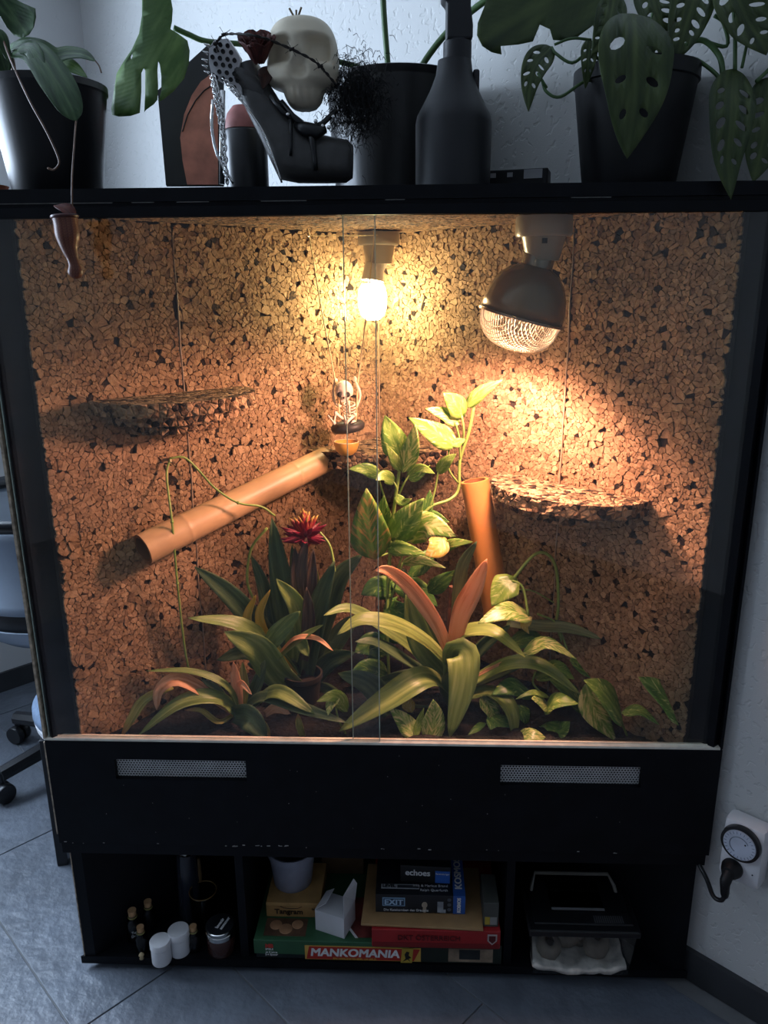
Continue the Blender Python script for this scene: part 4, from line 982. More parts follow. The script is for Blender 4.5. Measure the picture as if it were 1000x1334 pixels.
for pts, w, mt, k in (
    ([(608, 529, Yp), (628, 510, Yp-.03), (654, 495, Yp-.06)], 17, POTHL, {}),
    ([(602, 541, Yp), (592, 526, Yp-.03), (577, 512, Yp-.05)], 28, POTHL, {}),
    ([(596, 551, Yp), (580, 540, Yp-.03), (554, 532, Yp-.05)], 20, POTHV, {}),
    ([(590, 578, Yp-.02), (566, 564, Yp-.05), (532, 544, Yp-.07)], 30, POTH, {}),
    ([(521, 594, Yp-.03), (511, 570, Yp-.06), (501, 541, Yp-.07)], 34, POTH, {}),
    ([(525, 612, Yp-.03), (535, 585, Yp-.06), (541, 552, Yp-.08)], 24, POTHV, {}),
    ([(522, 612, Yp-.03), (512, 596, Yp-.06), (503, 579, Yp-.07)], 14, POTHL, {}),
    ([(494, 620, Yp-.03), (476, 611, Yp-.05), (454, 611, Yp-.06)], 17, POTH, {}),
    ([(513, 628, Yp-.03), (500, 620, Yp-.06), (489, 626, Yp-.08)], 16, POTHL, {}),
    ([(532, 621, Yp-.02), (548, 611, Yp-.04), (566, 617, Yp-.07)], 15, POTHL, {}),
    ([(534, 624, Yp-.02), (545, 620, Yp-.04), (560, 606, Yp-.05)], 11, POTH, {}),
    ([(571, 615, Yp), (581, 602, Yp-.02), (594, 591, Yp-.03)], 16, POTHL, {}),
    ([(590, 579, Yp-.02), (597, 576, Yp-.02), (606, 572, Yp-.02)], 12, POTH, {}),
    ([(486, 722, Yp-.04), (481, 688, Yp-.07), (477, 636, Yp-.08)], 50, POTHS, {}),
    ([(515, 702, Yp-.04), (530, 678, Yp-.07), (552, 649, Yp-.08)], 38, POTH, {}),
    ([(531, 700, Yp-.04), (556, 684, Yp-.07), (594, 699, Yp-.09)], 38, POTHV, {}),
    ([(575, 702, Yp-.03), (568, 715, Yp-.05), (553, 724, Yp-.06)], 28, POTHY, {}),
    ([(507, 714, Yp-.05), (525, 715, Yp-.08), (555, 722, Yp-.1)], 20, POTH, {}),
    ([(525, 733, Yp-.03), (548, 730, Yp-.06), (581, 740, Yp-.08)], 13, POTHV, {}),
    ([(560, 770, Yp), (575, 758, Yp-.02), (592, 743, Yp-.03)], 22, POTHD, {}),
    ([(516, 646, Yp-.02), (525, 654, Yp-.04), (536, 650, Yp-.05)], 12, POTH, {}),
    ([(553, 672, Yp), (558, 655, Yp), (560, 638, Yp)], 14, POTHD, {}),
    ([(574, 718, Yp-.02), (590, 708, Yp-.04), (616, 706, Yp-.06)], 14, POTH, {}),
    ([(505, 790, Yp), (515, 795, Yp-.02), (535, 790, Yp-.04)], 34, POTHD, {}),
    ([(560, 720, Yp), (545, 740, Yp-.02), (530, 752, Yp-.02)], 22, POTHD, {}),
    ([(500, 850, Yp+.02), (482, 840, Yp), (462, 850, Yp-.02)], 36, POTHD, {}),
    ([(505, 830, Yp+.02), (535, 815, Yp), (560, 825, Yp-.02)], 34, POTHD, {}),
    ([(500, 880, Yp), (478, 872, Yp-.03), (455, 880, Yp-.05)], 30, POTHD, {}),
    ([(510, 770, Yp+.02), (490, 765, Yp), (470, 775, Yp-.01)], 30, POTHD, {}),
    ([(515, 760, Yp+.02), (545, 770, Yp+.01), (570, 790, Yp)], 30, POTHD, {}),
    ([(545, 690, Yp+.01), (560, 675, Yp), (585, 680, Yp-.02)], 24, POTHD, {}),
    ([(506, 690, Yp), (498, 670, Yp-.02), (500, 645, Yp-.03)], 20, POTHD, {}),
):
    leaf(A, pts, w*1.08, mt, 'heart', back=.35, curl=.12, wave=.04)
for sx in (470, 488, 520, 545):
    stem(A, [(sx, 900, Yp+.03), (sx+6, 840, Yp+.05), (sx+2, 780, Yp+.06), (505, 740, Yp+.03)], .0014, ROOTS, 'aerial_root')
# --- pothos at the right
B = thing('pothos_plant', 'trailing variegated pothos with glossy heart leaves at lower right', 'plant', atz(760, 955, .53))
Yb = 1.40
for pts, r in (([(724, 812, Yb+.04), (727, 785, Yb+.04), (724, 740, Yb+.04), (711, 721, Yb+.03), (694, 724, Yb+.02), (669, 753, Yb)], .0032), ([(667, 756, Yb), (681, 766, Yb-.01), (688, 803, Yb-.03)], .0026), ([(671, 768, Yb), (694, 770, Yb+.02), (721, 785, Yb+.04)], .0014), ([(724, 812, Yb+.04), (740, 860, Yb+.03), (760, 930, Yb), (765, 965, Yb-.02)], .0032), ([(697, 875, Yb), (694, 890, Yb), (702, 900, Yb)], .002), ([(888, 931, 1.27), (890, 950, 1.27), (882, 972, 1.275)], .0026), ([(882, 930, 1.27), (897, 917, 1.285), (906, 922, 1.285), (902, 930, 1.28)], .0016), ([(806, 935, 1.31), (815, 955, 1.31), (819, 970, 1.315)], .0022), ([(711, 945, 1.33), (706, 970, 1.34)], .0022), ([(700, 800, Yb-.02), (724, 812, Yb+.02), (740, 850, Yb)], .002)):
    stem(B, pts, r, PST)
for pts, w, mt in (
    ([(688, 803, Yb-.03), (660, 797, Yb-.06), (622, 812, Yb-.08)], 33, POTHV),
    ([(666, 757, Yb), (655, 768, Yb-.01), (640, 790, Yb-.02)], 38, POTHL),
    ([(683, 850, Yb-.04), (712, 838, Yb-.06), (751, 859, Yb-.09)], 22, POTHV),
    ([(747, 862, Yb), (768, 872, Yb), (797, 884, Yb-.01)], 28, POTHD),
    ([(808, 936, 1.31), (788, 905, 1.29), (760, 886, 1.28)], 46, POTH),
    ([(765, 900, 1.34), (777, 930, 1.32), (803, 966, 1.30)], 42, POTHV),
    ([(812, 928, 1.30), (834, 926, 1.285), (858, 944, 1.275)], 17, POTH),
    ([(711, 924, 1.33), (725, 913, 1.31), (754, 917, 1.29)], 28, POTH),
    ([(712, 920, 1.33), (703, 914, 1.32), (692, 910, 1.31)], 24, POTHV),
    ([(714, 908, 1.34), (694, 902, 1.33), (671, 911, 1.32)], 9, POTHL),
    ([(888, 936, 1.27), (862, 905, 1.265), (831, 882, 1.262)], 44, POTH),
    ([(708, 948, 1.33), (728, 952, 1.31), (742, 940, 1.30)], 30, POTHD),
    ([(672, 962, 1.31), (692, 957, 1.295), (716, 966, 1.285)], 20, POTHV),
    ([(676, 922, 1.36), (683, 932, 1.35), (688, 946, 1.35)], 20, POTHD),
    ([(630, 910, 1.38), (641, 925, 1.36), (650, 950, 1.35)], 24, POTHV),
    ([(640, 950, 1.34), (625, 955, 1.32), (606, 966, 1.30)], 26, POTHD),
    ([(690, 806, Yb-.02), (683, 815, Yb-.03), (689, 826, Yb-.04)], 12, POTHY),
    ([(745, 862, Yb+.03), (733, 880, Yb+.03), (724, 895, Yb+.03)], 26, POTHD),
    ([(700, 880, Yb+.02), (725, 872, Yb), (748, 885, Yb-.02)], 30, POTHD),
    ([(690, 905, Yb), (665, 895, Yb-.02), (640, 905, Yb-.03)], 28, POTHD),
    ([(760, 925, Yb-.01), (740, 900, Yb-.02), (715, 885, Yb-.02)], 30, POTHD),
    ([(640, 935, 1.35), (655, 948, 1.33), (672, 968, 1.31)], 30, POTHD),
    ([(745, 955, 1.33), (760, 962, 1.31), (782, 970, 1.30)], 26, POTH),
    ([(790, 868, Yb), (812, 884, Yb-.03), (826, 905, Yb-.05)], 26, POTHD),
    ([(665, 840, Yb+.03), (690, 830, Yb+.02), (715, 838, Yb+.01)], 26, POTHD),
):
    leaf(B, pts, w*1.06, mt, 'heart', Vector((.1, -.55, 1)), back=.35, curl=.12, wave=.04)
# --- low pothos runner by the glass, centre
Cp = thing('pothos_plant', 'low pothos shoots close to the glass at bottom centre', 'plant', atz(540, 962, .53))
for pts, w, mt in (
    ([(561, 966, 1.30), (565, 935, 1.31), (564, 911, 1.31)], 31, POTHV),
    ([(541, 960, 1.30), (526, 940, 1.31), (507, 922, 1.31)], 26, POTHV),
    ([(541, 960, 1.30), (546, 940, 1.31), (552, 922, 1.31)], 11, POTHL),
    ([(535, 925, 1.36), (530, 915, 1.37), (525, 905, 1.37)], 18, POTHY),
    ([(451, 925, 1.33), (437, 907, 1.31), (412, 914, 1.29)], 20, POTHL),
    ([(440, 906, 1.32), (430, 918, 1.30), (427, 932, 1.29)], 14, POTHV),
): leaf(Cp, pts, w, mt, 'heart', Vector((.1, -.8, .7)), back=.35, curl=.12)
for pts in ([(545, 968, 1.31), (541, 962, 1.30)], [(437, 912, 1.31), (440, 935, 1.32), (452, 960, 1.33)], [(561, 972, 1.31), (561, 966, 1.30)]): stem(Cp, pts, .0018, PST, 'leaf_stalk')
# --- big bromeliad in front
D = thing('bromeliad', 'large green bromeliad with two dry orange leaves at front centre', 'plant', atz(592, 905, .53))
Yd = 1.42
for pts, w, mt, nr in (
    ([(581, 882, Yd), (549, 837, Yd-.02), (529, 772, Yd-.03)], 28, BRO, None),
    ([(582, 890, Yd+.02), (540, 848, Yd), (504, 822, Yd-.02), (456, 794, Yd-.05), (421, 802, Yd-.08)], 19, BRO, Vector((0, -.5, 1))),
    ([(581, 893, Yd), (530, 862, Yd-.03), (490, 838, Yd-.05), (462, 836, Yd-.07)], 15, BROD, Vector((0, -.5, 1))),
    ([(586, 868, Yd-.02), (554, 836, Yd-.05), (512, 814, Yd-.08), (470, 808, Yd-.10), (439, 827, Yd-.12)], 21, BROL, Vector((0, -.6, 1))),
    ([(591, 825, Yd), (597, 770, Yd-.01), (603, 735, Yd-.02), (621, 705, Yd-.03)], 15, BROD, None),
    ([(596, 868, Yd), (600, 830, Yd-.03), (640, 824, Yd-.06), (684, 856, Yd-.10)], 24, BROL, Vector((.2, -.4, 1))),
    ([(612, 890, Yd), (660, 866, Yd-.03), (705, 868, Yd-.06), (756, 905, Yd-.10)], 19, BRO, Vector((0, -.6, 1))),
    ([(660, 812, Yd+.02), (700, 816, Yd), (740, 819, Yd-.02), (785, 833, Yd-.05)], 16, BROD, Vector((0, -.7, 1))),
    ([(598, 880, Yd+.02), (630, 840, Yd+.01), (665, 814, Yd)], 14, BROD, None),
    ([(608, 905, Yd), (641, 904, Yd-.04), (664, 926, Yd-.08), (670, 966, Yd-.10)], 24, BRO, Vector((.5, -.6, .6))),
    ([(560, 930, Yd-.02), (515, 925, Yd-.04), (480, 890, Yd-.05), (440, 877, Yd-.06)], 28, BROD, None),
    ([(575, 880, Yd+.04), (530, 880, Yd+.02), (483, 890, Yd)], 14, BROD, None),
    ([(584, 900, Yd), (554, 884, Yd-.06), (505, 912, Yd-.10), (441, 953, Yd-.125)], 32, BRO, Vector((-.2, -.7, 1))),
    ([(588, 862, Yd-.02), (575, 826, Yd-.04), (557, 795, Yd-.06), (529, 760, Yd-.08), (504, 743, Yd-.10), (488, 743, Yd-.11)], 17, DRY, None),
    ([(589, 850, Yd-.02), (600, 800, Yd-.04), (617, 765, Yd-.06), (634, 728, Yd-.07)], 23, DRY, None),
    ([(590, 880, Yd), (594, 850, Yd-.05), (603, 858, Yd-.085), (600, 900, Yd-.105), (585, 962, Yd-.12)], 36, BROL, Vector((0, -1, .15))),
    ([(600, 900, Yd+.02), (640, 880, Yd+.02), (690, 862, Yd+.01)], 12, BROD, None),
    ([(604, 890, Yd-.03), (640, 870, Yd-.02), (690, 848, Yd-.02)], 3.5, DRY, None),
    ([(575, 860, Yd+.03), (545, 800, Yd+.03), (525, 740, Yd+.04)], 20, BROD, None),
):
    leaf(D, pts, w*1.22, mt, 'strap', nr, fold=.30, n=18)
m = MB(); m.lathe([(.010, 0), (.026, .02), (.034, .05), (.026, .085), (.012, .10)], at(592, 905, Yd)+Vector((0, 0, -.03)), 16, None, False); m.obj('rosette_base', BROD, D, True)
m = MB(); pts = crom([at(588, 845, Yd+.01), at(584, 805, Yd), at(589, 764, Yd)], 16); rr = random.Random(2); m.tube(pts, [rr.uniform(.003, .0075) for _ in pts], 7)
flag(m.obj('dead_flower_spike', ROOTS, D), 'dry brown flower spike')
# --- red flowering bromeliad at left
Fm = thing('flowering_bromeliad', 'dark bromeliad with crimson flower head below the bamboo cane', 'plant', atz(392, 905, .545))
Yf = 1.47
for pts, w, mt, nr in (
    ([(392, 890, Yf), (381, 838, Yf-.01), (366, 752, Yf-.02), (354, 674, Yf-.02)], 30, BROD, None),
    ([(388, 880, Yf), (355, 819, Yf), (344, 765, Yf), (327, 723, Yf)], 18, BROD, None),
    ([(390, 890, Yf), (352, 835, Yf-.03), (304, 778, Yf-.06), (253, 738, Yf-.08)], 28, BROD, None),
    ([(388, 890, Yf-.02), (365, 862, Yf-.04), (317, 817, Yf-.08), (244, 805, Yf-.12)], 24, BRO, Vector((0, -.7, 1))),
    ([(389, 900, Yf-.04), (362, 878, Yf-.07), (335, 843, Yf-.10), (292, 823, Yf-.13)], 38, BRO, None),
    ([(385, 880, Yf-.03), (350, 835, Yf-.05), (338, 800, Yf-.06), (352, 768, Yf-.06)], 12, YEL, None),
    ([(340, 840, Yf-.05), (322, 808, Yf-.06), (333, 775, Yf-.06)], 11, YEL, None),
    ([(396, 850, Yf-.03), (388, 792, Yf-.06), (360, 754, Yf-.07)], 22, BROL, None),
    ([(398, 890, Yf), (404, 840, Yf-.03), (416, 785, Yf-.05), (436, 730, Yf-.06)], 27, BROD, None),
    ([(400, 890, Yf+.02), (425, 800, Yf+.01), (442, 752, Yf), (472, 722, Yf-.01)], 26, BROD, None),
    ([(345, 850, Yf-.08), (362, 825, Yf-.09), (391, 796, Yf-.10)], 22, BRO, None),
    ([(362, 858, Yf-.08), (390, 834, Yf-.10), (421, 814, Yf-.12)], 13, BRO, Vector((0, -.5, 1))),
    ([(365, 850, Yf-.08), (385, 832, Yf-.10), (412, 832, Yf-.12), (434, 848, Yf-.13)], 8, DRY, Vector((0, -.5, 1))),
    ([(396, 870, Yf+.02), (420, 850, Yf+.02), (440, 840, Yf+.02)], 26, BROD, None),
    ([(385, 920, Yf-.04), (370, 905, Yf-.06), (352, 905, Yf-.08)], 26, BROD, None),
    ([(380, 860, Yf-.02), (385, 830, Yf-.04), (402, 855, Yf-.06)], 22, BRO, None),
    ([(395, 830, Yf), (388, 770, Yf-.01), (380, 710, Yf-.02)], 16, BROD, None),
    ([(395, 830, Yf), (408, 780, Yf-.02), (412, 740, Yf-.03)], 14, BRO, None),
):
    leaf(Fm, pts, w*1.12, mt, 'strap', nr, fold=.32, n=16)
stem(Fm, [(394, 900, Yf), (396, 800, Yf-.02), (396, 700, Yf-.04)], .007, pm('crimson_stalk', lin('4c3a30'), .5), 'flower_stalk')
SCAPE = leafmat('scape_leaf', lin('5a4a44'), lin('8a7a60'), lin('3c302c'), 0, ribs=6, rough=.4, trans=.2)
for pts, w in (([(396, 830, Yf-.03), (388, 770, Yf-.05), (384, 712, Yf-.05)], 18), ([(397, 820, Yf-.03), (405, 765, Yf-.05), (408, 715, Yf-.05)], 16), ([(395, 790, Yf-.04), (393, 740, Yf-.06), (399, 700, Yf-.06)], 16), ([(396, 860, Yf-.03), (402, 810, Yf-.06), (399, 765, Yf-.07)], 18)):
    leaf(Fm, pts, w, SCAPE, 'strap', None, fold=.3)
for pts, w in (([(400, 900, Yf+.02), (428, 862, Yf), (462, 850, Yf-.02)], 24), ([(402, 900, Yf+.02), (440, 830, Yf+.02), (468, 800, Yf+.02)], 26), ([(400, 900, Yf+.02), (425, 900, Yf-.02), (455, 920, Yf-.05)], 22), ([(385, 905, Yf), (350, 870, Yf-.04), (322, 865, Yf-.07)], 24), ([(388, 890, Yf+.02), (330, 850, Yf+.01), (282, 860, Yf-.02)], 22)):
    leaf(Fm, pts, w, BROD, 'strap', None, fold=.3)
BRA = leafmat('crimson_bract', lin('8c1f3c'), lin('c45a6a'), lin('5e1530'), 0, ribs=4, rough=.4, trans=.2)
BRT = leafmat('bract_tip', lin('a82840'), lin('d8b06a'), lin('7c1c38'), 0, ribs=3, rough=.4, trans=.2, tipcol=lin('d8b85c'))
fc = at(396, 690, Yf-.04); k_ = zc(fc)/FPX; rr = random.Random(9)
def bract(c, d, L_, w_, mat, bend):
    m = MB(); d = d.normalized(); s = d.cross(Vector((0, 1, .2))).normalized(); n_ = s.cross(d); uv = []
    for i in range(7):
        t = i/6; p = c+d*(L_*t)+n_*(bend*t*t*L_); w2 = w_*max(.05, math.sin(math.pi*(t*.85+.15)))
        for q in (-1, 0, 1): m.v.append(p+s*q*w2+n_*(.3*abs(q)*w2)); uv.append((.5+.5*q, t))
    for i in range(6):
        for j in range(2): m.f.append((i*3+j, i*3+j+1, i*3+j+4, i*3+j+3))
    m.uv = uv; thick(m.obj('bract', mat, Fm, True), .0008)
for ring, (n_, el, L_, w_, mt) in enumerate(((13, -.05, 31, 4.2, BRA), (14, .35, 33, 4, BRA), (11, .85, 29, 4, BRT), (6, 1.25, 25, 4, BRT), (3, 1.45, 26, 3.5, BRT))):
    for k in range(n_):
        a = 2*math.pi*(k+.5*(ring % 2))/n_+rr.uniform(-.1, .1); e = el+rr.uniform(-.1, .1)
        bract(fc+Vector((0, 0, (-14+ring*4)*k_)), Vector((math.cos(a)*math.cos(e), math.sin(a)*math.cos(e), math.sin(e)+.15)), L_*k_*rr.uniform(.85, 1.1), w_*k_, mt, .12)
for k in range(7):
    a = k*.9; bract(fc+Vector((0, 0, -26*k_)), Vector((math.cos(a)*.45, math.sin(a)*.45, 1)), 24*k_, 5*k_, BRA, .1)
# --- small half-dry bromeliad at far left front
G_ = thing('small_bromeliad', 'small half withered bromeliad at lower left front', 'plant', atz(312, 945, .53))
Yg = 1.36
for pts, w, mt, nr in (
    ([(312, 925, Yg), (294, 893, Yg-.02), (250, 875, Yg-.03), (190, 874, Yg-.05)], 10, BRO, Vector((0, -.5, 1))),
    ([(308, 930, Yg), (272, 905, Yg-.02), (232, 886, Yg-.04), (208, 900, Yg-.05), (204, 925, Yg-.055)], 19, DRY, Vector((0, -.6, 1))),
    ([(310, 930, Yg), (282, 910, Yg-.03), (236, 916, Yg-.055), (180, 958, Yg-.07)], 22, BRO, Vector((-.2, -.6, 1))),
    ([(225, 894, Yg-.02), (190, 910, Yg-.04), (172, 935, Yg-.05), (158, 960, Yg-.06)], 12, DRYG, None),
    ([(316, 925, Yg), (345, 908, Yg-.02), (395, 924, Yg-.05), (453, 942, Yg-.07)], 18, BROD, Vector((0, -.6, 1))),
    ([(330, 918, Yg), (362, 902, Yg-.03), (410, 930, Yg-.06)], 19, BRO, Vector((0, -.6, 1))),
    ([(304, 930, Yg-.01), (325, 935, Yg-.04), (347, 962, Yg-.06)], 30, BROD, None),
    ([(312, 925, Yg), (308, 890, Yg-.01), (304, 862, Yg-.02)], 13, DRY, None),
    ([(314, 920, Yg), (313, 890, Yg-.02), (328, 905, Yg-.04)], 8, DRY, None),
    ([(316, 925, Yg), (318, 895, Yg), (316, 862, Yg)], 12, BRO, None),
    ([(316, 925, Yg+.02), (335, 890, Yg+.02), (345, 860, Yg+.02)], 14, BROD, None),
    ([(300, 925, Yg), (285, 900, Yg-.01), (262, 885, Yg-.02)], 10, BROD, None),
    ([(306, 930, Yg), (285, 940, Yg-.03), (262, 925, Yg-.04), (240, 925, Yg-.05)], 7, DRYG, None),
    ([(345, 930, Yg-.02), (360, 922, Yg-.03), (378, 930, Yg-.04)], 12, DRY, None),
    ([(330, 930, Yg-.02), (345, 945, Yg-.04), (352, 962, Yg-.05)], 7, DRYG, None),
    ([(395, 962, Yg-.05), (390, 945, Yg-.05), (388, 930, Yg-.05)], 9, DRYG, None),
):
    leaf(G_, pts, w*1.12, mt, 'strap', nr, fold=.32, n=14)
# --- thin liana on the left wall
H_ = thing('liana_vine', 'thin green vine looped over a hook on the left wall', 'vine', wallL(222, 597, .02))
def wy(px, py, off): 
    p = wallL(px, py, off); return p
m = MB(); m.tube(crom([wy(222, 597, .014), wy(217, 620, .02), wy(224, 680, .06), wy(231, 760, .05), wy(240, 840, .04), wy(247, 878, .03)], 30), .0022, 7); m.obj('vine', PST, H_, True)
m = MB(); m.tube(crom([wy(222, 597, .014), wy(240, 596, .02), wy(258, 612, .03), wy(280, 636, .06), wy(310, 655, .085), wy(340, 660, .10), wy(358, 672, .11)], 30), .0022, 7); m.obj('vine', PST, H_, True)
m = MB(); m.tube([wy(222, 597, .0), wy(222, 596, .012), wy(222, 602, .018)], .0018, 6); m.obj('hook', STR, H_)
for p in (wy(224, 680, .06), wy(231, 760, .05), wy(310, 655, .085)):
    m = MB(); m.sphere(p, .0036, 8, 6); m.obj('vine_node', PST, H_, True)
V2 = thing('vine_shoot', 'short curved green vine shoot left of the crimson flower', 'vine', at(330, 785, Yf))
m = MB(); m.tube(crom([at(332, 785, Yf-.02), at(322, 758, Yf-.02), at(325, 722, Yf-.01), (at(333, 705, Yf-.01)), at(348, 688, Yf-.01)], 20), .0028, 7); m.obj('vine', PST, V2, True)
V3 = thing('vine_shoot', 'short green vine shoot right of the crimson flower', 'vine', at(435, 745, Yf))
m = MB(); m.tube(crom([at(436, 745, Yf-.05), at(430, 712, Yf-.04), at(414, 690, Yf-.03)], 14), .0024, 7); m.obj('vine', PST, V3, True)
# plastic plant pot at the flowering bromeliad
c = at(396, 925, 1.43); c.z = .525
t = thing('nursery_pot', 'small brown nursery pot at the foot of the flowering bromeliad', 'flower pot', c)
m = MB(); m.lathe([(.030, 0), (.038, .06), (.041, .062), (.041, .072), (.037, .072), (.035, .05), (0, .05)], c, 24, None, False); m.obj('pot', pm('brown_pot', lin('322c26'), .5), t, True, 40)
# ------------------------------------------------------------------ things on top of the terrarium
TZ = ZT2+.0005
def onTop(px, Y): 
    p = at(px, 240, Y); 
    # keep the column at the shelf height
    d = ray(px, 240); x = d.x/d.y*Y; q = Vector((x, Y, TZ)); 
    k = (px-500)/FPX*zc(q); return Vector((k, Y, TZ))
POTB = MT['blackmatt']; SOILD = pm('pot_soil', (.02, .015, .01, 1), .95, 0, .5, 60, .6, 80)
NEP = leafmat('pitcher_plant_leaf', lin('3f5a3a'), lin('6f8a5c'), lin('2c4229'), 0, rough=.35, trans=.2, veins=3)
NEPL = leafmat('pitcher_plant_leaf_light', lin('557a35'), lin('86a058'), lin('3c5c2a'), 0, rough=.35, trans=.3, veins=3)
VINE = pm('brown_vine', lin('5f4636'), .6, 0, .3, 50)
MON = leafmat('monstera_leaf', lin('55743a'), lin('86a060'), lin('40602c'), 0, rough=.4, trans=.3, veins=5)
MOND = leafmat('swiss_cheese_leaf', lin('43542d'), lin('6c7d48'), lin('2e4024'), 0, rough=.4, trans=.3, veins=6)
MONST = pm('monstera_stem', lin('3f5c30'), .5, 0, .2, 30)
def inside(poly, x, y):
    r = False; n = len(poly); j = n-1
    for i in range(n):
        xi, yi = poly[i]; xj, yj = poly[j]
        if (yi > y) != (yj > y) and x < (xj-xi)*(y-yi)/(yj-yi)+xi: r = not r
        j = i
    return r
def cutleaf(parent, outer, holes, fn, mat, uvf, name='leaf', step=.12, th=.0007):
    """leaf blade triangulated with real holes; outer/holes in any 2-D frame, fn maps to 3-D"""
    pts = []; edges = []
    for lp_ in [outer]+holes:
        o = len(pts); pts += [Vector(p) for p in lp_]; edges += [(o+i, o+(i+1) % len(lp_)) for i in range(len(lp_))]
    xs = [p[0] for p in outer]; ys = [p[1] for p in outer]; x = min(xs)+step/2; k = 0
    while x < max(xs):
        y = min(ys)+step*(.25 if k % 2 else .75)
        while y < max(ys):
            if inside(outer, x, y) and not any(inside(h, x, y) for h in holes): pts.append(Vector((x, y)))
            y += step
        x += step; k += 1
    r = delaunay_2d_cdt(pts, edges, [], 0, 1e-6)
    m = MB(); m.v = [fn(v.x, v.y) for v in r[0]]; m.uv = [uvf(v.x, v.y) for v in r[0]]
    for f in r[2]:
        cx = sum(r[0][i].x for i in f)/3; cy = sum(r[0][i].y for i in f)/3
        if inside(outer, cx, cy) and not any(inside(h, cx, cy) for h in holes): m.f.append(tuple(f))
    used = sorted({i for f in m.f for i in f}); mp = {u: i for i, u in enumerate(used)}
    m.v = [m.v[u] for u in used]; m.uv = [m.uv[u] for u in used]; m.f = [tuple(mp[i] for i in f) for f in m.f]
    o = m.obj(name, mat, parent, True); thick(o, th); return o
def pxleaf(parent, outer, holes, Yf_, mat, p0, p1, wpx, step=9):
    """blade outlined in photo pixels, set at real depth Yf_(x, y)"""
    ax = Vector((p1[0]-p0[0], p1[1]-p0[1])); L_ = ax.length; ax /= L_; sd = Vector((-ax.y, ax.x))
    uvf = lambda x, y: (.5+((x-p0[0])*sd.x+(y-p0[1])*sd.y)/wpx, ((x-p0[0])*ax.x+(y-p0[1])*ax.y)/L_)
    return cutleaf(parent, outer, holes, lambda x, y: at(x, y, Yf_(x, y)), mat, uvf, 'leaf', step)
def ell(cx, cy, a, b_, ang=0, n=10):
    c, s = math.cos(ang), math.sin(ang); return [(cx+a*math.cos(t)*c-b_*math.sin(t)*s, cy+a*math.cos(t)*s+b_*math.sin(t)*c) for t in [2*math.pi*i/n for i in range(n)]]
def cheese(parent, pts, w, mat, seed, nh=5, nrm=None, fold=.12):
    """fenestrated leaf: heart outline, oval holes on both sides of the midrib"""
    rr = random.Random(seed); P3 = [at(*p) for p in pts]; W_ = w*zc(P3[len(P3)//2])/FPX/2; n = 24; c = crom(P3, n); N0 = nrm or TOCAM
    fr3 = []
    for i in range(n+1):
        T = (c[min(i+1, n)]-c[max(i-1, 0)]).normalized(); s = T.cross(N0).normalized(); fr3.append((c[i], s, s.cross(T)))
    def fn(s_, t):
        u = min(max(t, 0), 1)*n; k = min(int(u), n-1); f = u-k; a, b_ = fr3[k], fr3[k+1]
        p = a[0].lerp(b_[0], f); s = a[1].lerp(b_[1], f); nn = a[2].lerp(b_[2], f); return p+s*(s_*W_)+nn*(fold*abs(s_)*W_+.05*W_*math.sin(t*11+seed))
    out = [(prof_heart(i/30), i/30) for i in range(1, 31)]; out = [(0.02, .0)]+out[:-1]+[(0, 1)]+[(-a, b_) for a, b_ in out[:-1][::-1]]+[(-.02, .0)]
    holes = []
    for sgn in (-1, 1):
        for k in range(nh):
            t = .16+.62*(k+.5)/nh+rr.uniform(-.02, .02); hw_ = prof_heart(min(.97, t+.05)); a = hw_*rr.uniform(.17, .30); cx = sgn*hw_*rr.uniform(.46, .54)
            holes.append(ell(cx, t, a, .62/max(nh, 5)*rr.uniform(.16, .30), sgn*.25*.5, 10))
    cutleaf(parent, out, holes, fn, mat, lambda x, y: (.5+.5*x, y), 'leaf', .12)
# --- pitcher plant, far left
c = onTop(80, 1.40)
npt = thing('pitcher_plant', 'pitcher plant in black pot at the upper left corner', 'potted plant', c)
m = MB(); m.lathe([(0, 0), (.068, 0), (.071, .004), (.0925, .158), (.0955, .162), (.0955, .172), (.092, .172), (.090, .160), (.085, .152), (0, .152)], c, 48, None, False); m.obj('pot', MT['blackgloss'], npt, True, 35)
m = MB(); m.lathe([(.088, .154), (.0, .158)], c, 24, None, False); m.obj('soil', SOILD, npt)
Yn = 1.38
pxleaf(npt, [(-14, -30), (10, -6), (30, 4), (46, 11), (47, 22), (44, 35), (38, 45), (29, 50), (18, 46), (9, 36), (2, 24), (-8, 8), (-24, -16)], [], lambda x, y: Yn+.01*math.sin(x*.08), NEP, (-12, -22), (36, 46), 44)
leaf(npt, [(12, 64, Yn), (30, 57, Yn-.02), (52, 62, Yn-.03), (72, 73, Yn-.02), (88, 70, Yn-.02), (108, 71, Yn-.03), (125, 80, Yn-.04)], 26, NEP, 'strap', Vector((0, -1, .6)), .12, n=20)
leaf(npt, [(70, 84, Yn), (90, 85, Yn-.02), (114, 101, Yn-.04)], 19, NEPL, 'lance', None, .1)
leaf(npt, [(20, 66, Yn-.02), (46, 70, Yn-.06), (75, 108, Yn-.09), (92, 140, Yn-.10), (99, 158, Yn-.10)], 44, NEP, 'strap', Vector((.2, -1, .4)), .10, n=20)
leaf(npt, [(14, 70, Yn-.01), (38, 62, Yn-.05), (50, 80, Yn-.07), (58, 100, Yn-.08)], 22, NEP, 'lance', None, .1)
leaf(npt, [(8, 96, Yn-.02), (0, 70, Yn-.03), (-14, 60, Yn-.04)], 30, NEP, 'lance', None, .1)
leaf(npt, [(10, 80, Yn-.03), (4, 50, Yn-.04), (-6, 36, Yn-.04)], 14, NEP, 'lance', None, .1)
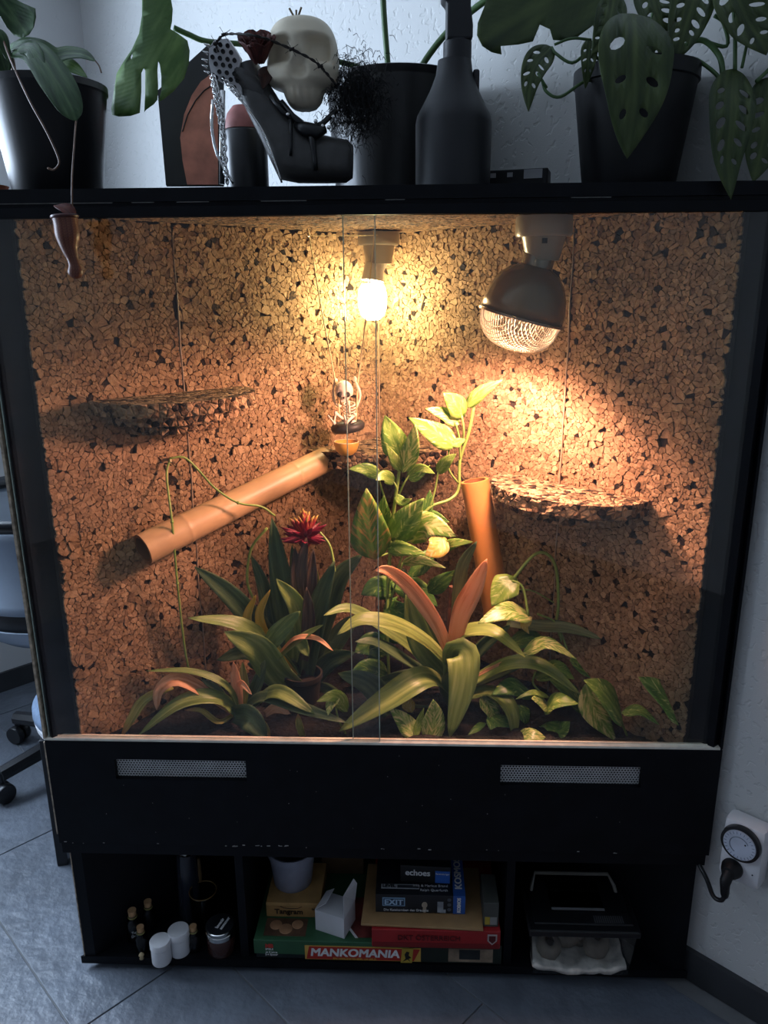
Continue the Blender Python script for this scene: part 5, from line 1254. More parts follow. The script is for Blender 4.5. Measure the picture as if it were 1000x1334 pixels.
for pts, r in (([(124, 79, Yn-.04), (129, 86, Yn-.04), (132, 95, Yn-.04)], .0012), ([(2, 45, Yn-.03), (14, 78, Yn-.06), (38, 130, Yn-.11), (60, 170, Yn-.12), (74, 200, Yn-.125), (77, 213, Yn-.125), (70, 221, Yn-.12), (62, 219, Yn-.12)], .0016), ([(99, 158, Yn-.10), (97, 185, Yn-.125), (94, 230, Yn-.16), (94, 275, Yn-.165), (96, 320, Yn-.165), (98, 355, Yn-.165)], .0013), ([(20, 110, Yn), (16, 80, Yn-.01), (8, 60, Yn-.02), (0, 40, Yn-.02)], .004)):
    stem(npt, pts, r, VINE, 'tendril')
# hanging pitcher in front of the glass
YP = Yn-.170
cpts = [at(97, 362, YP+.004), at(98, 352, YP), at(95, 338, YP), at(90, 322, YP), at(88, 308, YP), at(86, 294, YP), at(84, 282, YP)]
m = MB(); cc_ = crom(cpts, 24); rad = [.002, .008, .0115, .0125, .012, .0105, .009, .0088, .009, .010, .0115, .0125, .014, .0155, .017, .0185, .0195, .020, .0200, .0198, .0196, .0196, .0198, .0202, .0205]
m.tube(cc_, [r*.86 for r in rad], 16, False); pit = m.obj('pitcher', leafmat('pitcher_skin', lin('6d3a2e'), lin('b08058'), lin('4c2622'), 0, rough=.4, trans=.2), npt, True); pit.data.uv_layers.new(name='UVMap'); thick(pit, .001)
m = MB(); q = (cc_[-1]-cc_[-2]).normalized().to_track_quat('Z', 'Y').to_matrix(); m.torus(cc_[-1], .0178, .0026, q, 24, 8); m.obj('pitcher_lip', pm('dark_red_lip', lin('3c1614'), .35), npt, True)
leaf(npt, [(98, 284, YP), (86, 272, YP-.004), (70, 268, YP+.0)], 22, leafmat('pitcher_lid', lin('59251f'), lin('8c5040'), lin('3f1a18'), 0, rough=.45), 'lance', Vector((0, -.6, 1)), .15, name='pitcher_lid')
# --- terracotta dish at the very edge
c = onTop(-20, 1.44)
t = thing('terracotta_dish', 'orange terracotta dish cut off at the left picture edge', 'dish', c)
m = MB(); m.lathe([(0, 0), (.030, 0), (.044, .022), (.046, .026), (.043, .026), (.028, .004), (0, .004)], c, 32, None, False); m.obj('dish', pm('terracotta', lin('b5613c'), .7, 0, .2, 30), t, True, 40)
# --- dark picture with half oval of red stone
MT['pict'] = pm('picture_black', (.012, .011, .013, 1), .5, 0, .2, 20)
YQ = 1.60
q0, q1, q2, q3 = at(216, 240, YQ), at(290, 242, YQ+.01), at(274, 57, YQ+.05), at(205, 118, YQ+.04)
q0.z = q1.z = TZ; q4 = at(292, 60, YQ+.05)
t = thing('leaning_picture', 'black panel with red-brown half oval leaning behind the shoe', 'picture', (q0+q1)/2)
def panel3(poly, mat, name, parent, th, push=0):
    n_ = (poly[1]-poly[0]).cross(poly[-1]-poly[0]).normalized()
    if n_.y > 0: n_ = -n_
    m = MB(); k = len(poly); m.add([p+n_*push for p in poly]+[p+n_*(push-th) for p in poly], [tuple(range(k)), tuple(range(2*k-1, k-1, -1))]+[(i, i+k, (i+1) % k+k, (i+1) % k) for i in range(k)])
    return m.obj(name, mat, parent)
pl = [q0, q1, q4, q2, q3]
nP = (q1-q0).cross(q3-q0).normalized()
def proj_pl(x, y):
    d = ray(x, y); k = (q0-Vector((0, 0, CAMZ))).dot(nP)/d.dot(nP); return Vector((0, 0, CAMZ))+d*k
pl = [proj_pl(x, y) for x, y in ((216, 241), (291, 241), (291, 55), (272, 57), (205, 118))]
panel3(pl, MT['pict'], 'panel', t, .010)
ov = [(244, 241), (238, 210), (235, 180), (240, 150), (250, 125), (262, 107), (276, 97), (282, 120), (284, 160), (284, 200), (284, 241)]
panel3([proj_pl(x, y) for x, y in ov], pm('red_stone', lin('c47c66'), .6, 0, .35, 22, .4, 40), 'half_oval', t, .003, .0032)
m = MB(); m.tube([proj_pl(x, y)+Vector((0, -.004, 0)) for x, y in ((238, 172), (245, 150), (255, 132), (266, 119), (276, 112))], .0012, 6); m.obj('crack', MT['pict'], t)
# --- monstera in the large dark pot, centre
c = onTop(520, 1.63)
mo = thing('monstera_plant', 'monstera in large black woven pot behind the spray bottle', 'potted plant', c)
WV = pm('woven_black', (.014, .0135, .014, 1), .35, 0, .25, 30)
prof = [(0, 0), (.108, 0), (.112, .003)]
for i in range(1, 64):
    z = .003+.216*i/64; prof.append((.116+.016*(z/.219)+(.0008 if i % 2 else -.0004), z))
prof += [(.135, .220), (.137, .226), (.132, .228), (.127, .220), (.12, .205), (0, .205)]
m = MB(); m.lathe(prof, c, 120, None, False)
for i, v in enumerate(m.v):
    d = Vector((v.x-c.x, v.y-c.y, 0))
    if d.length > .1 and .006 < v.z-c.z < .215: v += d.normalized()*(.0012 if (i % 2) else -.0006)
m.obj('pot', WV, mo, True, 50)
m = MB(); m.lathe([(.12, .208), (0, .212)], c, 24, None, False); m.obj('soil', SOILD, mo)
Ym = 1.60
stem(mo, [(507, 110, Ym), (504, 72, Ym), (500, 20, Ym-.01), (497, -40, Ym-.02)], .0055, MONST)
stem(mo, [(535, 110, Ym), (560, 70, Ym), (590, 35, Ym-.02), (640, -5, Ym-.06), (680, -30, Ym-.1)], .006, MONST)
stem(mo, [(510, 100, Ym), (440, 80, Ym-.02), (380, 68, Ym-.04), (320, 58, Ym-.05), (270, 54, Ym-.06), (246, 45, Ym-.07), (226, 36, Ym-.08)], .0048, MONST)
o1 = [(188, -25), (212, -28), (222, -5), (225, 12), (224, 28), (222, 38), (232, 44), (244, 53), (247, 66), (246, 82), (240, 102), (226, 119), (212, 130), (207, 132), (210, 118), (210, 100), (208, 84), (206, 80), (205, 92), (206, 112), (205, 130), (200, 136), (190, 143), (188, 146), (189, 120), (189, 92), (187, 89), (184, 95), (184, 120), (182, 147), (170, 151), (155, 152), (146, 150), (145, 142), (149, 115), (152, 96), (160, 82), (172, 64), (181, 44), (185, 20), (185, 0)]
pxleaf(mo, o1, [[(170, 74), (172, 70), (173, 73), (171, 78)]], lambda x, y: 1.50-.02*math.cos((x-195)*.03)-.0003*(y-40), MON, (224, 38), (160, 150), 95, 12)
o2 = [(628, 60), (621, 46), (622, 30), (632, 5), (640, -30), (700, -60), (800, -60), (818, -20), (816, 16), (800, 40), (776, 44), (772, 33), (768, 36), (752, 48), (734, 53), (720, 52), (716, 38), (703, 32), (694, 54), (675, 58), (652, 60), (653, 71), (640, 68)]
pxleaf(mo, o2, [], lambda x, y: 1.46-.00035*(y-0)+.02*math.sin((x-620)*.016), MOND, (790, -50), (625, 55), 150, 14)
# --- platform shoe with skull candle, rose, barbed wire, chains
YS = 1.36
shoe = thing('platform_shoe', 'black platform high heel with silver studded heel panel and chains', 'shoe', onTop(400, YS))
BL = pm('black_leather', (.060, .058, .056, 1), .42, 0, .3, 30, .25, 160)
def S3(x, y, dy=0): return at(x, y, YS+dy)
def loft(rings, mat, name, parent, cap=True):
    m = MB(); n = len(rings[0])
    for r in rings: m.v += r
    for j in range(len(rings)-1):
        for k in range(n): m.f.append((j*n+k, j*n+(k+1) % n, (j+1)*n+(k+1) % n, (j+1)*n+k))
    if cap: m.f.append(tuple(range(n-1, -1, -1))); m.f.append(tuple((len(rings)-1)*n+k for k in range(n)))
    return m.obj(name, mat, parent, True, 60)
def ring(top, bot, hwid, n=20, e=2.6):
    """cross-section of the shoe between a top and a bottom silhouette point"""
    c_ = (top+bot)/2; h = (top-bot)/2; out = []
    for k in range(n):
        a = 2*math.pi*k/n; cx = math.copysign(abs(math.cos(a))**(2/e), math.cos(a)); sx = math.copysign(abs(math.sin(a))**(2/e), math.sin(a))
        out.append(c_+h*sx+Vector((0, hwid*cx, 0)))
    return out
secs = [((336, 82), (313, 88), .026), ((346, 98), (313, 112), .028), ((354, 114), (316, 134), .030), ((364, 130), (326, 154), .031), ((378, 144), (338, 178), .033), ((394, 156), (351, 206), .036), ((406, 166), (364, 234), .037), ((418, 176), (388, 238.5), .038), ((436, 180), (424, 238.5), .038), ((452, 183), (450, 238), .034), ((460, 190), (459, 232), .024)]
loft([ring(S3(*a), S3(*b_), w_) for a, b_, w_ in secs], BL, 'shoe_body', shoe)
loft([ring(S3(*a), S3(*b_), w_) for a, b_, w_ in (((306, 86), (303, 92), .022), ((322, 90), (306, 112), .030), ((340, 100), (322, 128), .032), ((352, 116), (340, 140), .030))], BL, 'heel_cup', shoe)
# straps over the vamp
for a, b_ in (((352, 125), (384, 158)), ((366, 132), (402, 168)), ((404, 168), (437, 145))):
    m = MB(); m.tube([S3(*a, -.034), S3((a[0]+b_[0])/2, (a[1]+b_[1])/2+4, -.040), S3(*b_, -.036)], .0042, 8); m.obj('strap', MT['blackgloss'], shoe, True)
m = MB(); m.tube([S3(386, 163, -.036), S3(396, 168, -.040), S3(412, 172, -.040), S3(424, 168, -.036)], [.006, .011, .012, .006], 10); m.obj('wax_drip', MT['blackgloss'], shoe, True)
for pts, r in (([(378, 155), (379, 175), (379, 190), (378, 203)], [.003, .0025, .002, .0028]), ([(404, 168), (408, 190), (410, 208), (411, 222)], [.008, .0045, .0035, .0042])):
    m = MB(); m.tube([S3(*p, -.0405) for p in pts], r, 8); m.obj('wax_drip', MT['blackgloss'], shoe, True)
for x, y in ((375, 149), (411, 158), (420, 164), (428, 166), (434, 152)):
    m = MB(); m.sphere(S3(x, y, -.043), .0032, 10, 6); m.obj('stud', MT['chrome'], shoe, True)
# studded silver heel panel
SIL = pm('brushed_silver', lin('d2d2d4'), .4, .0, .12, 20)
pc_ = [(279, 52), (296, 50), (306, 64), (313, 76), (311, 92), (315, 124), (296, 112), (276, 100), (272, 82), (272, 62)]
panelN = [S3(x, y, -.030+.0006*(x-272)*.2) for x, y in pc_]
m = MB(); k = len(pc_); m.add(panelN+[p+Vector((.002, .006, 0)) for p in panelN], [tuple(range(k)), tuple(range(2*k-1, k-1, -1))]+[(i, i+k, (i+1) % k+k, (i+1) % k) for i in range(k)]); hp = m.obj('heel_panel', SIL, shoe); flag(hp, 'silver heel panel with dark round holes')
rr = random.Random(4)
for i in range(6):
    for j in range(8):
        x = 277+i*9.4+(4.6 if j % 2 else 0)+rr.uniform(-1, 1); y = 57+j*8.8+i*1.4
        if inside(pc_, x, y) and inside(pc_, x+3, y+3) and inside(pc_, x-3, y-2):
            m = MB(); p = S3(x, y, -.0325); m.lathe([(.0034, .0015), (.0032, -.0015), (0, -.0018)], p, 10, Matrix.Rotation(math.pi/2, 3, 'X'), False); m.obj('round_hole', MT['pict'], shoe)
for x, y in ((272, 60), (271, 70), (270, 80), (270, 88), (273, 96)):
    m = MB(); p = S3(x, y, -.030); m.tube([p, p+Vector((-.008, -.004, .003))], [.003, .0004], 8); m.obj('spike', MT['chrome'], shoe, True)
# chains and heel rod
def chain(pts, n, r, name='chain_link'):
    c_ = crom([S3(*p) for p in pts], n)
    for i in range(n):
        d = (c_[i+1]-c_[i]); q = d.normalized().to_track_quat('X', 'Z').to_matrix()@Matrix.Rotation(math.pi/2*(i % 2), 3, 'X'); m = MB(); m.torus((c_[i]+c_[i+1])/2, r*.8, r*.28, q, 10, 5, 1.5); m.obj(name, MT['chrome'], shoe, True)
chain([(278, 98, -.036), (283, 118, -.040), (289, 145, -.042), (292, 185, -.042), (295, 236, -.040)], 26, .0042)
chain([(276, 100, -.036), (281, 130, -.044), (288, 168, -.046), (292, 210, -.044), (296, 238, -.042)], 26, .0036)
chain([(290, 102, -.034), (300, 112, -.036), (308, 120, -.036), (313, 128, -.034)], 8, .0040)
m = MB(); m.tube(crom([S3(277, 130, -.036), S3(276, 165, -.040), S3(281, 195, -.040), S3(291, 218, -.038), S3(304, 239, -.036)], 20), .0024, 8); m.obj('heel_rod', MT['chrome'], shoe, True)
m = MB(); m.tube([S3(290, 118, -.005), S3(289, 240, -.005)], .0045, 12); m.obj('heel_rod', MT['chrome'], shoe, True)
m = MB(); m.tube(crom([S3(296, 112, -.034), S3(318, 136, -.036), S3(342, 170, -.038), S3(356, 205, -.040), S3(367, 238, -.040)], 18), .0016, 6); m.obj('sole_edge', MT['chrome'], shoe, True)
# can with pink cap behind the shoe arch
c = onTop(327, 1.47)
t = thing('pink_topped_can', 'black cylinder with pink conical cap behind the shoe arch', 'can', c)
m = MB(); m.lathe([(0, 0), (.036, 0), (.037, .003), (.037, .112), (.035, .116), (0, .116)], c, 36, None, False); m.obj('can_body', MT['blackgloss'], t, True, 40)
m = MB(); m.lathe([(.036, .1165), (.0355, .124), (.030, .142), (.020, .154), (0, .157)], c, 36, None, False); m.obj('cap', pm('pink_cap', lin('a0605a'), .6, 0, .2, 40), t, True, 40)
# skull candle
sk = S3(395, 86, -.005); kk = zc(sk)/FPX
skc = thing('skull_candle', 'cream wax skull candle resting in the platform shoe', 'candle', sk-Vector((0, 0, .06)))
WAX = pm('cream_wax', lin('d2c6ae'), .5, 0, .08, 20, .1, 60)
m = MB(); N_, M_ = 72, 56; RT = Matrix.Rotation(math.radians(-4), 3, 'Z')
for j in range(M_+1):
    th = math.pi*j/M_
    for k in range(N_):
        a = 2*math.pi*k/N_; d = Vector((math.sin(th)*math.cos(a), math.sin(th)*math.sin(a), math.cos(th)))
        f = lambda v, e: math.copysign(abs(v)**e, v)
        st = abs(math.sin(th))**.62; x = 46*f(math.cos(a), .9)*st; y = 50*f(math.sin(a), .9)*st; z = 53*f(d.z, .72)
        zz = z; t_ = min(1, max(0, (-22-zz)/9)); t_ = t_*t_*(3-2*t_); x *= 1-.38*t_
        if d.y < 0: y *= 1-.10*t_
        else: y *= 1-.45*t_
        if d.y < .15:
            for ex in (-23, 24):
                e = math.exp(-(((x-ex)/14)**6+((zz-9)/14)**6)); y += 20*e
            e = math.exp(-(((x-1)/9)**4+((zz+12)/11)**4)); y += 10*e
            e = math.exp(-(((abs(x)-37)/8)**2+((zz+10)/7)**2)); y -= 3*e; x += math.copysign(1.5*e, x)
            e = math.exp(-((zz-24)/6)**2)*math.exp(-(x/34)**4); y -= 3*e
            if zz < -32: y += 2.2*abs(math.sin(x*.36))
        m.v.append(sk+RT@Vector((x*kk, y*kk, z*kk)))
for j in range(M_):
    for k in range(N_): m.f.append((j*N_+k, (j+1)*N_+k, (j+1)*N_+(k+1) % N_, j*N_+(k+1) % N_))
m.obj('skull_wax', WAX, skc, True)
m = MB()
for dx in (-3, 1, 4): m.tube([sk+Vector((-2*kk, 0, 50*kk)), sk+Vector(((-8+dx)*kk, 0, 58*kk)), sk+Vector(((-9+dx*2.2)*kk, 0, (63+abs(dx))*kk))], .0016, 6)
m.obj('wick', pm('wick', lin('7a6a55'), .9), skc)
# dried rose
rc = S3(336, 66, -.045)
rose = thing('dried_rose', 'dark dried red rose leaning against the skull candle', 'flower', rc)
ROSE = leafmat('rose_petal', lin('4f1f1a'), lin('7a3628'), lin('331210'), 0, ribs=3, rough=.7, trans=.1)
rr = random.Random(12)
for rg in range(4):
    n_ = (3, 5, 6, 7)[rg]
    for k in range(n_):
        a = 2*math.pi*k/n_+rg*.7; R_ = (.004, .010, .016, .021)[rg]; m = MB(); uv = []
        for i in range(6):
            t_ = i/5
            for j in range(5):
                s_ = (j-2)/2; aa = a+s_*(.75, .6, .55, .5)[rg]; rad_ = R_*(.35+.75*t_**.7)+.003*t_**4*rg*.6+rr.uniform(-.0012, .0012); z = -.016+.036*t_*(1-.12*s_*s_)+rr.uniform(-.0012, .0012)
                m.v.append(rc+Matrix.Rotation(math.radians(35), 3, 'X')@Vector((rad_*math.cos(aa), rad_*math.sin(aa), z))); uv.append((j/4, t_))
        for i in range(5):
            for j in range(4): m.f.append((i*5+j, i*5+j+1, (i+1)*5+j+1, (i+1)*5+j))
        m.uv = uv; thick(m.obj('petal', ROSE, rose, True), .0008)
leaf(rose, [(340, 88, YS-.03), (346, 98, YS-.04), (342, 116, YS-.04)], 20, leafmat('rose_leaf', lin('3a1d14'), lin('5a3322'), lin('26120d'), 0, rough=.7), 'lance', name='dry_leaf')
# barbed wire
bw_ = thing('barbed_wire', 'dark barbed wire strand wound across rose and skull', 'wire', S3(390, 65, -.06))
WIR = pm('rusty_wire', lin('2c2826'), .5, .6, .3, 50)
path = crom([S3(284, 68, -.036), S3(281, 57, -.038), S3(290, 46, -.045), S3(303, 44, -.055), S3(330, 46, -.075), S3(356, 54, -.068), S3(386, 67, -.068), S3(410, 80, -.068), S3(424, 94, -.062), S3(438, 111, -.05)], 70)
for ph in (0, math.pi):
    m = MB(); m.tube([p+Vector((math.cos(i*.9+ph), 0, math.sin(i*.9+ph)))*.0011 for i, p in enumerate(path)], .0012, 6); m.obj('strand', WIR, bw_, True)
for i in (8, 17, 45, 58):
    p = path[i]
    for dx, dz in ((.010, .006), (-.006, .010)):
        m = MB(); m.tube([p-Vector((dx, .002, dz)), p+Vector((dx, -.002, dz))], [.0004, .0004], 5); m.v = m.v; m.obj('barb', WIR, bw_)
    m = MB(); m.tube([p+Vector((-.004, 0, -.001)), p+Vector((.004, 0, .001))], .0024, 8); m.obj('barb', WIR, bw_)
# black feather tuft
fc_ = S3(455, 112, -.01)
rr = random.Random(21); m = MB()
for k in range(3200):
    base = fc_+Vector((rr.gauss(.010, .020), rr.gauss(0, .012), rr.gauss(-.02, .026))); d = Vector((rr.gauss(.35, .8), rr.gauss(-.2, .6), rr.gauss(.0, .8))).normalized(); L_ = rr.uniform(.006, .018)
    m.tube([base, base+d*L_*.5+Vector((0, 0, .003)), base+d*L_+Vector((0, 0, -.004))], [.0006, .0005, .0002], 3, False)
fe = m.obj('feather_tuft', pm('black_feather', (.008, .008, .009, 1), .8)); tag(fe, 'fluffy black feather tuft between skull candle and woven pot', 'feathers'); 
# --- spray bottle
YB = 1.345; c = onTop(592, YB)
sb = thing('spray_bottle', 'matt black spray bottle standing in front of the woven pot', 'spray bottle', c)
M8 = pm('spray_black', (.008, .009, .012, 1), .45, 0, .15, 20)
m = MB(); m.lathe([(0, 0), (.057, 0), (.060, .004), (.0605, .100), (.058, .112), (.050, .126), (.038, .148), (.029, .170), (.026, .190), (.0, .190)], c, 40, None, False); m.obj('bottle', M8, sb, True, 35)
m = MB(); m.lathe([(.022, .189), (.022, .215), (.019, .218), (0, .218)], c+Vector((.004, 0, 0)), 28, None, False); m.obj('collar', M8, sb, True, 35)
m = MB(); hpts = [(-.014, .216), (.026, .216), (.026, .235), (.022, .262), (.022, .300), (.010, .318), (-.006, .318), (-.022, .290), (-.022, .272), (-.014, .264)]
m.add([c+Vector((x, -.018, z)) for x, z in hpts]+[c+Vector((x, .018, z)) for x, z in hpts], [tuple(range(10)), tuple(range(19, 9, -1))]+[(i, i+10, (i+1) % 10+10, (i+1) % 10) for i in range(10)]); hd_ = m.obj('spray_head', M8, sb)
bv = hd_.modifiers.new('bevel', 'BEVEL'); bv.width = .003; bv.segments = 2
m = MB(); m.box(c+Vector((.034, .0, .150)), (.010, .014, .055), 0, None, .003); m.obj('trigger', M8, sb)
# --- flat black case
c = onTop(678, 1.40)
t = thing('flat_case', 'flat black case with grey buttons right of the spray bottle', 'case', c)
m = MB(); m.box(c+Vector((.0, 0, .0195)), (.100, .05, .038), -.3, None, .002); m.obj('case_body', MT['blackmatt'], t)
GB = pm('grey_button', (.30, .30, .31, 1), .5)
e_ = Vector((math.cos(-.3), math.sin(-.3), 0)); n_ = Vector((e_.y, -e_.x, 0))
for x in (-.040, -.012): m = MB(); m.box(c+e_*x+n_*.0255+Vector((0, 0, .030)), (.009, .002, .007), -.3); m.obj('button', GB, t)
m = MB(); m.box(c+e_*.026+n_*.0255+Vector((0, 0, .030)), (.030, .002, .014), -.3); m.obj('grey_field', GB, t)
# --- swiss cheese plant, right
c = onTop(820, 1.335)
cp_ = thing('swiss_cheese_plant', 'trailing swiss cheese plant in black pot at upper right', 'potted plant', c)
m = MB(); m.lathe([(0, 0), (.070, 0), (.072, .003), (.092, .150), (.095, .152), (.095, .172), (.091, .172), (.089, .155), (.082, .148), (0, .148)], c, 48, None, False); m.obj('pot', POTB, cp_, True, 35)
m = MB(); m.lathe([(.085, .152), (0, .156)], c, 24, None, False); m.obj('soil', SOILD, cp_)
Yc = 1.33
for i, (pts, w, nh) in enumerate((
    ([(824, 20, Yc-.06), (827, 60, Yc-.116), (827, 110, Yc-.128), (822, 160, Yc-.128), (817, 207, Yc-.12)], 98, 3),
    ([(718, 62, Yc-.02), (700, 80, Yc-.04), (690, 108, Yc-.05), (688, 146, Yc-.06)], 36, 4),
    ([(956, 90, Yc-.06), (952, 140, Yc-.10), (948, 200, Yc-.12), (951, 260, Yc-.12)], 62, 5),
    ([(1002, 100, Yc-.05), (1000, 150, Yc-.08), (990, 200, Yc-.10), (980, 238, Yc-.10)], 62, 5),
    ([(948, -30, Yc-.04), (965, 10, Yc-.06), (985, 45, Yc-.07), (998, 72, Yc-.07)], 74, 4),
    ([(912, -25, Yc-.02), (900, 10, Yc-.05), (888, 50, Yc-.06), (880, 80, Yc-.06)], 56, 5),
    ([(768, 52, Yc-.03), (766, 80, Yc-.05), (762, 116, Yc-.05)], 22, 3),
    ([(845, -30, Yc), (852, 5, Yc-.03), (862, 40, Yc-.04), (866, 66, Yc-.04)], 54, 5),
    ([(800, -10, Yc-.02), (795, 20, Yc-.04), (784, 50, Yc-.05), (770, 72, Yc-.05)], 40, 4),
    ([(838, 20, Yc), (848, 50, Yc-.03), (870, 75, Yc-.05), (880, 100, Yc-.05)], 44, 4),
)):
    cheese(cp_, pts, w, MOND, 70+i, nh)
for pts, r in (([(830, 110, Yc), (820, 60, Yc-.02), (822, 30, Yc-.05)], .0034), ([(850, 110, Yc), (880, 70, Yc-.02), (912, 52, Yc-.04), (936, 72, Yc-.05), (942, 100, Yc-.06)], .0042), ([(860, 105, Yc), (895, 76, Yc-.02), (925, 90, Yc-.05), (945, 112, Yc-.07)], .003), ([(957, 92, Yc-.06), (957, 40, Yc-.05), (955, 10, Yc-.04)], .003), ([(966, 88, Yc-.06), (972, 60, Yc-.05), (978, 40, Yc-.05)], .0024), ([(985, 106, Yc-.06), (1000, 92, Yc-.05), (1010, 80, Yc-.05)], .003), ([(800, 110, Yc), (765, 105, Yc-.04), (730, 126, Yc-.05), (712, 120, Yc-.05), (706, 105, Yc-.04)], .0024), ([(800, 100, Yc), (770, 70, Yc-.03), (745, 82, Yc-.04), (724, 70, Yc-.03), (718, 62, Yc-.02)], .0024), ([(770, 52, Yc-.03), (745, 50, Yc-.03), (722, 58, Yc-.03)], .002), ([(820, 110, Yc), (850, 20, Yc-.01), (845, -30, Yc)], .003), ([(912, 52, Yc-.04), (946, 60, Yc-.05), (942, 30, Yc-.05), (930, 20, Yc-.05)], .0028), ([(700, 95, Yc-.05), (712, 115, Yc-.05)], .002)):
    stem(cp_, pts, r, MONST)
# ------------------------------------------------------------------ plug-in timer on the right wall
NW_ = -D1.cross(Vector((0, 0, 1)));  NW_ = Vector((-.70711, -.70711, 0))          # wall normal into the room
def wr(px, py, off):
    d = ray(px, py); k = ((RC+NW_*off)).dot(NW_)/d.dot(NW_); return Vector((0, 0, CAMZ))+d*k
tc_ = wr(967, 1110, .036); WX = D1; WM = Matrix((WX, NW_*-1, UPV)).transposed()
def wp(x, o, z): return tc_+WX*x+NW_*(o-.036)+UPV*z
tm_ = thing('plug_timer', 'white mechanical plug-in timer on the right wall', 'timer', wp(0, 0, 0))
m = MB()
outl = [(-.036, -.058), (.036, -.058), (.036, .050), (.030, .060), (-.030, .060), (-.036, .050)]
bm = MB(); bm.box((0, 0, 0), (.074, .042, .126), 0, None, .011)
m.add([wp(v.x, v.y+.024, v.z) for v in bm.v], bm.f); m.obj('timer_body', MT['white'], tm_, True, 40)
RM = NW_.to_track_quat('Z', 'Y').to_matrix()
dc = wp(-.001, .046, .026)
m = MB(); m.lathe([(.034, -.001), (.0345, .0), (.034, .009), (.029, .010), (.029, .008), (0, .008)], dc, 48, RM, False); m.obj('black_ring', MT['blackgloss'], tm_, True, 35)
m = MB(); m.lathe([(.0285, .008), (.0282, .0115), (.020, .012), (0, .012)], dc, 40, RM, False); dial = m.obj('dial', pm('dial_grey', lin('b4bccb'), .4), tm_, True, 35)
GR_ = pm('dial_mark', lin('6c7686'), .5)
for k in range(24):
    a = 2*math.pi*k/24; p = dc+RM@Vector((.0245*math.cos(a), .0245*math.sin(a), .0122)); m = MB(); m.box((0, 0, 0), (.0045, .0009, .0004)); q = RM@Matrix.Rotation(a, 3, 'Z'); mm = MB(); mm.add([p+q@v for v in m.v], m.f); mm.obj('dial_tick', GR_, dial)
m = MB(); m.tube([dc+RM@Vector((.0165*math.cos(a), .0165*math.sin(a), .0122)) for a in [.5+i*.2 for i in range(20)]], .0008, 5); m.obj('dial_arrow', GR_, dial)
m = MB(); m.sphere(dc+RM@Vector((.010, .006, .012)), .0016, 8, 6); m.obj('dial_dot', MT['blackgloss'], dial)
m = MB(); m.sphere(wp(.024, .0455, -.030), .0015, 8, 6); m.obj('status_led', MT['blackgloss'], tm_)
pl_ = thing('power_plug', 'black power plug with cable stuck into the timer', 'plug', wp(-.010, .05, -.036))
pc2 = wp(-.010, .0455, -.034)
m = MB(); m.lathe([(.0185, 0), (.019, .004), (.016, .014), (.012, .022), (0, .024)], pc2, 28, RM, False); m.obj('plug_body', MT['blackmatt'], pl_, True, 40)
e0 = pc2+NW_*.016
m = MB(); m.tube(crom([e0, e0+NW_*.014+Vector((0, 0, -.012)), e0+NW_*.010+Vector((0, 0, -.034)), e0+NW_*.006+Vector((0, 0, -.050))], 10), [.010, .0105, .010, .010, .009, .0085, .008, .0078, .0075, .007, .0055], 12); m.obj('strain_relief', MT['blackmatt'], pl_, True, 40)
cend = e0+NW_*.006+Vector((0, 0, -.050))
m = MB(); m.tube(crom([cend, cend+WX*-.006+Vector((0, 0, -.012)), cend+WX*-.022+Vector((0, 0, -.016))-NW_*.006, cend+WX*-.045+Vector((0, 0, -.008))-NW_*.030, cend+WX*-.075+Vector((0, 0, .004))-NW_*.052], 22), .0042, 10); m.obj('cable', MT['blackgloss'], pl_, True)
# ------------------------------------------------------------------ furniture at the left edge
BLK = pm('chair_black', (.012, .013, .016, 1), .38, 0, .2, 20)
SEAT = pm('grey_shell', lin('8f9aa8'), .22, 0, .06, 12)
cb = Vector((-.90, 2.04, 0))
ch = thing('office_chair', 'grey shell office chair on black castor base at left edge', 'chair', cb)
m = MB(); m.tube([cb+Vector((0, 0, .07)), cb+Vector((0, 0, .13))], .032, 20); m.tube([cb+Vector((0, 0, .13)), cb+Vector((0, 0, .43))], .018, 16); m.obj('gas_column', BLK, ch, True, 40)
for k in range(5):
    a = math.radians(161+72*k); d = Vector((math.cos(a), math.sin(a), 0)); tip = cb+d*.264
    m = MB(); m.tube([cb+Vector((0, 0, .105)), tip+Vector((0, 0, .082))], [.026, .021], 8); m.obj('base_arm', BLK, ch, True, 40)
    s_ = Vector((-d.y, d.x, 0)); q = s_.to_track_quat('Z', 'Y').to_matrix(); w_ = tip+Vector((0, 0, .0285))
    m = MB()
    for o_ in (-.014, .014): m.lathe([(0, -.010), (.026, -.010), (.028, -.006), (.028, .006), (.026, .010), (0, .010)], w_+s_*o_, 24, q, False)
    m.tube([w_+Vector((0, 0, .01)), tip+Vector((0, 0, .09))], .009, 10); m.obj('castor', BLK, ch, True, 40)
m = MB(); m.lathe([(0, .43), (.14, .436), (.20, .455), (.245, .49), (.262, .525), (.256, .525), (.236, .494), (.0, .480)], cb, 48, None, False); m.obj('seat_shell', SEAT, ch, True, 50)
m = MB(); m.lathe([(0, .50), (.235, .505), (.245, .53), (.235, .56), (0, .565)], cb, 40, None, False); m.obj('seat_pad', BLK, ch, True, 50)
def arc(r0, z0, z1, a0, a1, nz, lean):
    m = MB(); na = 28
    for i in range(nz+1):
        for j in range(na+1):
            a = math.radians(a0+(a1-a0)*j/na); t_ = i/nz; r = r0+lean*t_-.02*math.sin(t_*math.pi); m.v.append(cb+Vector((math.cos(a)*r, math.sin(a)*r, z0+(z1-z0)*t_)))
    for i in range(nz):
        for j in range(na): m.f.append((i*(na+1)+j, i*(na+1)+j+1, (i+1)*(na+1)+j+1, (i+1)*(na+1)+j))
    return m
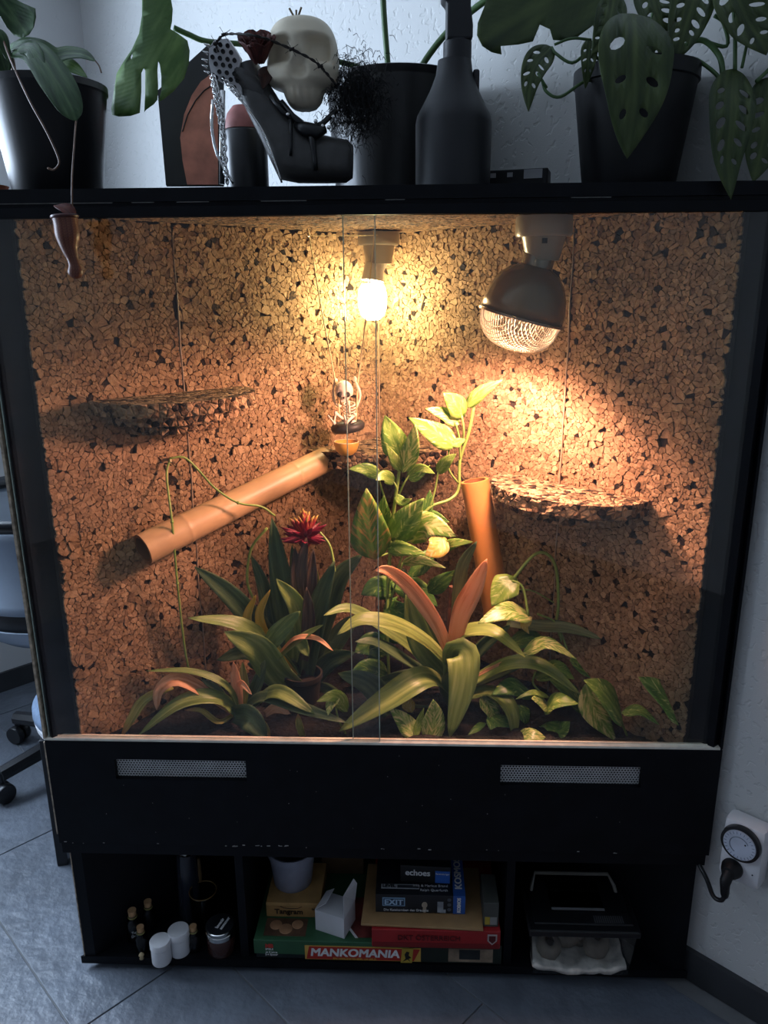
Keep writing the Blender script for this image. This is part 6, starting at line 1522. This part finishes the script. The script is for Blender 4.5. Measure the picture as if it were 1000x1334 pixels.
thick(arc(.265, .575, .80, 135, 290, 10, .03).obj('backrest', SEAT, ch, True), .010)
thick(arc(.295, .802, .825, 135, 290, 2, .0).obj('back_top_bar', BLK, ch, True), .016)
# black stool standing between chair and terrarium
sc_ = Vector((-.645, 1.725, 0))
tb = thing('stool', 'low stool with blue-grey cushion and slim black legs left of terrarium', 'stool', sc_)
for k in range(4):
    a = math.radians(222+90*k); p = sc_+Vector((math.cos(a), math.sin(a), 0))*.205
    m = MB(); m.box(p+Vector((0, 0, .175)), (.026, .026, .35), math.radians(12), None, .002); m.obj('leg', BLK, tb)
m = MB(); m.lathe([(0, .35), (.205, .35), (.216, .357), (.218, .372), (0, .372)], sc_, 48, None, False); m.obj('seat_rim', MT['white'], tb, True, 40)
m = MB(); m.lathe([(.212, .372), (.220, .382), (.219, .398), (.205, .410), (.12, .416), (0, .417)], sc_, 48, None, False); m.obj('cushion', pm('blue_grey_fabric', lin('62748c'), .9, 0, .2, 80, .4, 200), tb, True, 50)

# ------------------------------------------------------------------ small wear marks on the cabinet front
CH = pm('chipped_paint', (.34, .33, .31, 1), .8, 0, .3, 90)
rr = random.Random(31); m = MB()
for u in [-.30+rr.random()*.16 for _ in range(16)]+[-.62+rr.random()*.2 for _ in range(5)]+[-.12+rr.random()*.6 for _ in range(9)]:
    w_ = rr.uniform(.001, .007); m.box(fr_(u, -.0004, PB+rr.uniform(.0, .004)), (w_, .0008, rr.uniform(.0006, .0018)), FA)
for k in range(26): m.box(fr_(rr.uniform(-.6, .58), -.0003, rr.uniform(PB+.02, Z0-.01)), (rr.uniform(.0006, .0016), .0006, rr.uniform(.0006, .0014)), FA)
flag(m.obj('paint_chip', CH, fp), 'tiny pale chips in the black paint', 'stuff')
m = MB()
for u0, u1 in ((-.60, -.40), (-.37, -.335), (-.30, -.25), (-.17, -.10), (.02, .05), (.3, .36)): fbox(m, u0, u1, .0022, .0034, ZT+.0046, ZT+.0056)
flag(m.obj('edge_scratch', CH, terr), 'pale scratches along the lid edge', 'stuff')
